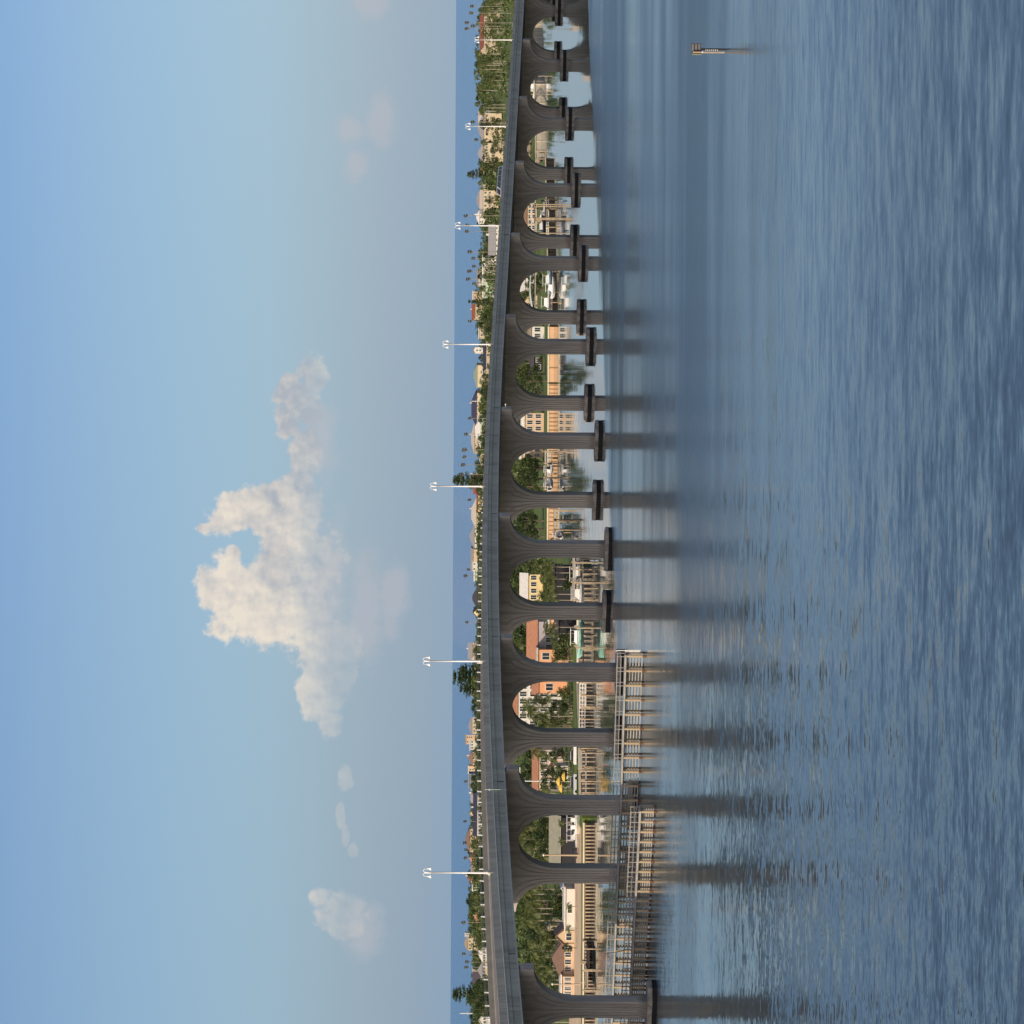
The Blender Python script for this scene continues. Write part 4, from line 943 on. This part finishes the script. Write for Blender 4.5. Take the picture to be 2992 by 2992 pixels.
# ------------------------------------------------------------ planting near the shore
for yi,V,D,k in [(2596,1548,610,'coconut palm'),(2612,1536,640,'coconut palm'),(2630,1560,605,'coconut palm'),(2640,1530,655,'broadleaf tree'),(2652,1542,625,'coconut palm'),(2668,1556,606,'coconut palm'),
  (2676,1530,660,'broadleaf tree'),(2690,1540,612,'coconut palm'),(2705,1566,600,'coconut palm'),(2714,1580,598,'coconut palm'),(2720,1545,640,'broadleaf tree'),(2738,1552,655,'broadleaf tree'),(2744,1605,600,'coconut palm'),
  (2758,1556,640,'coconut palm'),(2775,1562,650,'coconut palm'),(2792,1568,655,'coconut palm'),(2806,1565,660,'broadleaf tree'),(2822,1575,640,'coconut palm'),(2838,1580,625,'coconut palm'),(2850,1595,610,'coconut palm'),(2862,1588,620,'coconut palm'),
  (2876,1600,606,'coconut palm'),(2890,1610,608,'coconut palm'),(2985,1590,606,'coconut palm'),(2620,1600,603,'broadleaf tree'),(2660,1610,602,'shrub'),(2580,1570,606,'coconut palm'),
  (2388,1560,640,'coconut palm'),(2402,1545,645,'broadleaf tree'),(2418,1535,640,'coconut palm'),(2436,1530,650,'broadleaf tree'),(2450,1524,640,'coconut palm'),(2465,1528,650,'broadleaf tree'),(2480,1530,635,'coconut palm'),(2494,1545,640,'coconut palm'),(2508,1560,640,'coconut palm'),(2520,1575,640,'broadleaf tree'),
  (2196,1560,620,'coconut palm'),(2206,1575,612,'coconut palm'),(2214,1600,604,'coconut palm'),(2240,1585,610,'coconut palm'),(2245,1630,596,'coconut palm'),(2262,1595,606,'broadleaf tree'),(2280,1590,612,'coconut palm'),(2296,1585,610,'coconut palm'),(2308,1590,606,'coconut palm'),
  (2210,1535,690,'broadleaf tree'),(2240,1530,700,'broadleaf tree'),(2268,1528,700,'broadleaf tree'),(2300,1545,700,'broadleaf tree'),(2316,1570,690,'coconut palm'),
  (2066,1530,604,'coconut palm'),(2080,1545,598,'coconut palm'),(2096,1560,600,'coconut palm'),(2108,1575,606,'coconut palm'),(2090,1590,596,'coconut palm'),(2118,1570,604,'broadleaf tree'),(2050,1585,600,'coconut palm'),(2036,1600,598,'coconut palm'),(2072,1605,596,'broadleaf tree'),
  (1820,1540,690,'broadleaf tree'),(1845,1500,690,'broadleaf tree'),(1862,1496,700,'broadleaf tree'),(1885,1500,690,'coconut palm'),(1905,1520,700,'broadleaf tree'),(1840,1592,600,'coconut palm'),(1822,1590,604,'coconut palm'),(1864,1610,598,'coconut palm'),(1890,1608,598,'shrub'),(1912,1612,598,'shrub'),(1928,1615,597,'coconut palm'),
  (1640,1500,840,'broadleaf tree'),(1656,1520,800,'broadleaf tree'),(1676,1490,860,'broadleaf tree'),(1700,1484,850,'broadleaf tree'),(1722,1496,850,'broadleaf tree'),(1745,1518,840,'broadleaf tree'),(1650,1592,600,'coconut palm'),(1668,1580,606,'coconut palm'),(1690,1575,602,'coconut palm'),(1708,1590,600,'coconut palm'),(1726,1588,602,'coconut palm'),(1742,1592,600,'coconut palm'),(1756,1600,600,'broadleaf tree'),(1700,1600,598,'shrub'),
  (1520,1505,792,'broadleaf tree'),(1545,1498,795,'broadleaf tree'),(1566,1512,790,'broadleaf tree'),(1348,1520,800,'broadleaf tree'),(1366,1505,800,'shrub'),(1438,1530,790,'broadleaf tree'),(1326,1510,830,'coconut palm'),
  (1060,1505,830,'coconut palm'),(1130,1505,825,'broadleaf tree'),(1148,1530,800,'shrub'),(1050,1560,800,'shrub'),
  (960,1530,860,'broadleaf tree'),(980,1535,860,'broadleaf tree'),(806,1530,800,'broadleaf tree'),(830,1525,805,'broadleaf tree'),(862,1515,860,'broadleaf tree'),(890,1530,830,'broadleaf tree'),(846,1535,800,'shrub'),
  (420,1545,925,'broadleaf tree'),(445,1540,930,'broadleaf tree'),(470,1545,925,'broadleaf tree'),(400,1540,940,'shrub'),(580,1530,860,'broadleaf tree'),(682,1535,850,'broadleaf tree')]:
    tpx(k,yi,V,D)
for yi,V,D,k in [(2610,1610,602,'broadleaf tree'),(2636,1618,601,'shrub'),(2684,1600,604,'coconut palm'),(2698,1620,601,'coconut palm'),(2728,1600,612,'broadleaf tree'),(2752,1590,612,'coconut palm'),(2770,1600,610,'broadleaf tree'),(2790,1596,608,'coconut palm'),(2812,1602,612,'broadleaf tree'),(2832,1606,606,'coconut palm'),(2856,1612,606,'broadleaf tree'),(2880,1622,604,'broadleaf tree'),
  (2394,1590,612,'coconut palm'),(2410,1580,610,'broadleaf tree'),(2430,1572,612,'coconut palm'),(2448,1568,610,'broadleaf tree'),(2468,1572,612,'coconut palm'),(2486,1580,610,'broadleaf tree'),(2504,1590,608,'coconut palm'),
  (2202,1610,604,'broadleaf tree'),(2222,1618,600,'coconut palm'),(2252,1612,600,'broadleaf tree'),(2290,1612,600,'broadleaf tree'),(2060,1615,596,'broadleaf tree'),(2044,1560,602,'coconut palm'),(2100,1600,598,'broadleaf tree'),(2124,1590,600,'coconut palm'),(2020,1625,596,'shrub'),(1654,1600,573,'coconut palm'),(1672,1592,574,'coconut palm'),(1690,1606,573,'coconut palm'),(1712,1598,573,'coconut palm'),(1734,1604,573,'coconut palm'),(1752,1610,574,'coconut palm'),(1700,1632,572,'shrub'),(1830,1612,575,'coconut palm'),(1866,1616,575,'shrub'),(1848,1606,575,'coconut palm'),(2404,1640,571,'coconut palm'),(2456,1644,571,'coconut palm'),
  (1650,1560,620,'coconut palm'),(1672,1600,600,'broadleaf tree'),(1736,1575,610,'broadleaf tree'),(1846,1620,597,'broadleaf tree'),(1878,1615,597,'coconut palm')]: tpx(k,yi,V,D)
tpx('broadleaf tree',1398,1489,790,var=3,wide=1.15,label='large round bright green tree behind the pale waterside dock')
tpx('broadleaf tree',1420,1500,784,var=1,label='leafy bright tree joined to the large round one by the dock')
tpx('broadleaf tree',1092,1494,786,var=1,wide=1.1,label='large green and russet tree leaning over the cream seawall')
tpx('broadleaf tree',1112,1512,782,var=4,label='lower russet-tinged tree beside the large seawall tree')
tpx('broadleaf tree',2768,1655,572,var=2,label='small clipped tree standing in front of the beach house')
for yi,lb in((2648,'young palm on the sand in front of the white shed, nearer its middle'),(2712,'young palm on the sand at the lower end of the white shed')): tpx('coconut palm',yi,1672,570,label=lb)
# ------------------------------------------------------------ planting above the deck
sky_t=[(2992,1388),(2900,1385),(2850,1390),(2800,1384),(2750,1386),(2700,1374),(2600,1374),(2500,1377),(2400,1378),(2300,1382),(2200,1382),(2120,1387),(2050,1382),(1990,1372),(1900,1384),(1850,1388),(1800,1386),(1700,1390),(1600,1384),(1500,1386),(1450,1386),(1400,1380),(1340,1388),(1250,1384),(1200,1384),(1100,1392),(1050,1394),(1000,1386),(950,1378),(900,1376),(850,1377),(800,1384),(750,1386),(700,1392),(650,1384),(600,1388),(550,1386),(500,1382),(450,1386),(400,1388),(350,1388),(300,1372),(250,1372),(200,1367),(150,1369),(100,1374),(50,1374),(0,1388)]
def skyV(y):
    for (a,va),(b_,vb) in zip(sky_t[:-1],sky_t[1:]):
        if b_<=y<=a: return vb+(va-vb)*(y-b_)/(a-b_)
    return 1388
hbox=[(h[0],h[1],h[2],h[4],h[5]) for h in hs]
y=2990
while y>0:   # skyline row behind the houses
    inh=[h for h in hbox if h[0]-3<y<h[1]+3 and h[2]<1386]
    front=rnd.random()<.4
    D=rnd.uniform(2140,2200) if inh else rnd.uniform(1960,2160)
    if inh and front: D=min(h[4] for h in inh)-rnd.uniform(20,60)
    V=skyV(y)+rnd.uniform(-2,9)
    if inh: V=max(V,min(h[2] for h in inh)+rnd.uniform(-5,4))
    k_=rnd.choice(['broadleaf tree','broadleaf tree','coconut palm']) if y>330 else rnd.choice(['coconut palm','coconut palm','broadleaf tree'])
    tpx(k_,y,V,D,wide=1.3); y-=rnd.uniform(17,23)
def deckV(y):
    tb=[(2989,1449),(2792,1436),(2592,1425),(2392,1419),(2192,1412),(1992,1407),(1792,1405),(1592,1405),(1392,1409),(1092,1421),(700,1447),(500,1455),(200,1474),(0,1487)]
    for (a,va),(b_,vb) in zip(tb[:-1],tb[1:]):
        if b_<=y<=a: return vb+(va-vb)*(y-b_)/(a-b_)
    return 1450
y=2985
while y>0:   # rows in front of and between the houses
    dv=deckV(y); sv=skyV(y)
    for r_i in range(2):
        V=rnd.uniform(sv+6,dv-9)
        D={0:1740,1:1520}[r_i]+rnd.uniform(-60,60)
        # do not stand in front of a house closer than its lower third
        blk=[h for h in hbox if h[0]-6<y<h[1]+6 and h[4]>D]
        if blk and rnd.random()<.65: V=max(V,max(h[2]*.3+h[3]*.7 for h in blk)-rnd.uniform(-3,5))
        if V>dv-3: continue
        p=at(y,V,D)
        if p.z-GZ<3 or p.z-GZ>19: continue
        k_=rnd.choice(['broadleaf tree','coconut palm','broadleaf tree','shrub' if p.z-GZ<7 else 'coconut palm'])
        if y<420: k_=rnd.choice(['coconut palm','coconut palm','broadleaf tree'])
        tpx(k_,y+rnd.uniform(-6,6),V,D)
    y-=rnd.uniform(15,21) if y>430 else rnd.uniform(20,28)
for yi,V,D,lb in ((2787,1364,1500,None),(2810,1374,1500,None),(2826,1372,1520,None),(2695,1362,1500,None),(2283,1365,1600,None),(2400,1364,1600,None),(2462,1364,1600,None),(2482,1367,1600,None),(2506,1366,1600,None),(1818,1362,1450,None),(1664,1366,1600,None),(1682,1356,1500,None),(1460,1367,1700,None),(1358,1344,1250,None),(1335,1348,1250,None),(1314,1347,1250,None),(1268,1352,1300,None),(1222,1365,1500,None),(1386,1338,1200,None),
    (630,1344,1250,None),(658,1349,1250,None),(676,1348,1250,None),(736,1358,1300,None),(792,1357,1300,None),(815,1353,1250,None),(778,1372,1500,None),(755,1370,1500,None),(828,1372,1450,None),(66,1340,1200,None),(84,1340,1200,None),(18,1356,1300,None),(38,1354,1300,None),(76,1360,1350,None),(356,1363,1450,None),(408,1375,1500,None),(938,1362,1500,None)):
    tpx('fan palm',yi,V,D)
tpx('layered pine',2905,1333,1560,var=0,wide=1.25,label='tall dark layered pine at the lower end of the skyline')
tpx('layered pine',1978,1325,1500,var=1,wide=1.5,label='tallest spreading dark pine just above the second lamp')
tpx('layered pine',1962,1343,1520,var=0,wide=1.3,label='dark pine leaning beside the tallest one at the second lamp')
tpx('layered pine',2012,1346,1540,var=1,wide=1.3,label='loose pale-tipped pine on the lower side of the tallest pine')
tpx('layered pine',1402,1316,1300,var=0,wide=.8,label='slender layered pine by the third lamp, crossing the horizon')
tpx('layered pine',1412,1340,1320,var=1,wide=.7,label='shorter slender pine touching the third lamp')
tpx('layered pine',508,1350,1500,var=0,wide=.9,label='dark pointed pine near the top of the photo above the white car')
tpx('layered pine',880,1358,1500,var=1,wide=.6,label='dark narrow pointed tree beside the tall peach block')
for yi,V,D in((2920,1378,1500),(2890,1400,1400),(2935,1400,1380),(2870,1405,1420),(2955,1396,1450)): tpx('broadleaf tree',yi,V,D)
# grove of tall palms at the top of the photo
for i in range(54):
    yi=rnd.uniform(2,425); V=rnd.uniform(skyV(yi)+2,skyV(yi)+52); D=rnd.uniform(1320,1500)
    if 38<yi<147 and V<1412: V=rnd.uniform(1412,1425)
    if 322<yi<476 and V<1425: V=rnd.uniform(1425,1440)
    tpx('coconut palm',yi,V,D)
# ------------------------------------------------------------ far vegetation mass
mb=MB(); r=random.Random(5)
for i in range(2300):
    yi=r.uniform(-150,3100); q=r.random()
    D=r.uniform(1000,2200) if q<.62 else r.uniform(690 if yi>1600 else 880,1000)
    X=at(yi,1500,D).x; h=r.uniform(3,7.5) if D>800 else r.uniform(3,7)
    V=hor(2992-yi)+(H-GZ-h)*F/D
    if any(h_[0]-8<yi<h_[1]+8 and D<h_[4]+8 and V<h_[3] and h_[4]-D<500 for h_ in hbox): continue
    if any(a[0]-12<yi<a[1]+12 and D<a[5]+14 for a in ns_) : continue
    leaf_blob(mb,Vector((X,D,GZ+h*.55)),h*.62,26,h*.19,r,.75)
yq=3010.0
while yq>-20:      # closed canopy between the far houses
    for rr in range(3):
        D=r.uniform(1560,2190); V=skyV(yq)+r.uniform(1,26)+(0 if D>1900 else 8)
        inh=[h_ for h_ in hbox if h_[0]-3<yq<h_[1]+3 and h_[4]>D]
        if inh and r.random()<.72: V=max(V,max(h_[2]*.25+h_[3]*.75 for h_ in inh)+r.uniform(-2,7))
        if V>deckV(yq)-1: continue
        p=at(yq,V,D); h=p.z-GZ
        if h<2: continue
        rad=r.uniform(2.2,4.2)
        leaf_blob(mb,Vector((p.x,p.y,p.z-rad*.75)),rad,34,.85,r,.75)
        leaf_blob(mb,Vector((p.x+r.uniform(-3,3),p.y,p.z-rad*1.7)),rad,22,.95,r,.8)
    yq-=r.uniform(5,9)
o=mb.build('far_vegetation',[LEAF]); tag(o,'low dark green mass of distant gardens behind the waterfront houses','vegetation',kind='stuff')
# ------------------------------------------------------------ labels of trees
ORD=['first','second','third','fourth','fifth','sixth','seventh','eighth','ninth','tenth','eleventh','twelfth','thirteenth','fourteenth','fifteenth','sixteenth','seventeenth','eighteenth','nineteenth','twentieth']
def ordn(i): 
    if i<20: return ORD[i]
    t_=i+1; return str(t_)+('th' if 10<t_%100<20 else {1:'st',2:'nd',3:'rd'}.get(t_%10,'th'))
lampy=[2550,1932,1421,1006,659,369,116]; piery=[2939,2450,2057,1696,1376,1096,850,631,436,260,98]
GRP={'coconut palm':'feathery palms','fan palm':'slender fan palms','broadleaf tree':'leafy trees','shrub':'shrubs','layered pine':'pines'}
zones={}
for e,kind,x,y,h in TREES:
    yi=2992-(1496+F*x/y)
    if y>1100:
        n=sum(1 for l in lampy if yi<l); z=('above the deck, '+(['below the nearest lamp','between first and second lamps','between second and third lamps','between third and fourth lamps','between fourth and fifth lamps','between fifth and sixth lamps','between sixth and farthest lamps','past the farthest lamp'][n]))
        gp='above the deck'
    else:
        n=min(range(len(piery)),key=lambda i:abs(piery[i]-yi)); z='on the shore beyond the '+ordn(n)+' pier'; gp='on the shore'
    zones.setdefault((kind,z,gp),[]).append((yi,e))
for (kind,z,gp),lst in zones.items():
    lst.sort(key=lambda q:-q[0])
    for i,(yi,e) in enumerate(lst):
        e['label']='%s %s up %s'%(ordn(i),NAMES[kind][2],z) if len(lst)>1 else 'only %s %s'%(NAMES[kind][2],z)
        e['group']=GRP[kind]+' '+gp
print('objects',len(bpy.data.objects),'trees',len(TREES))
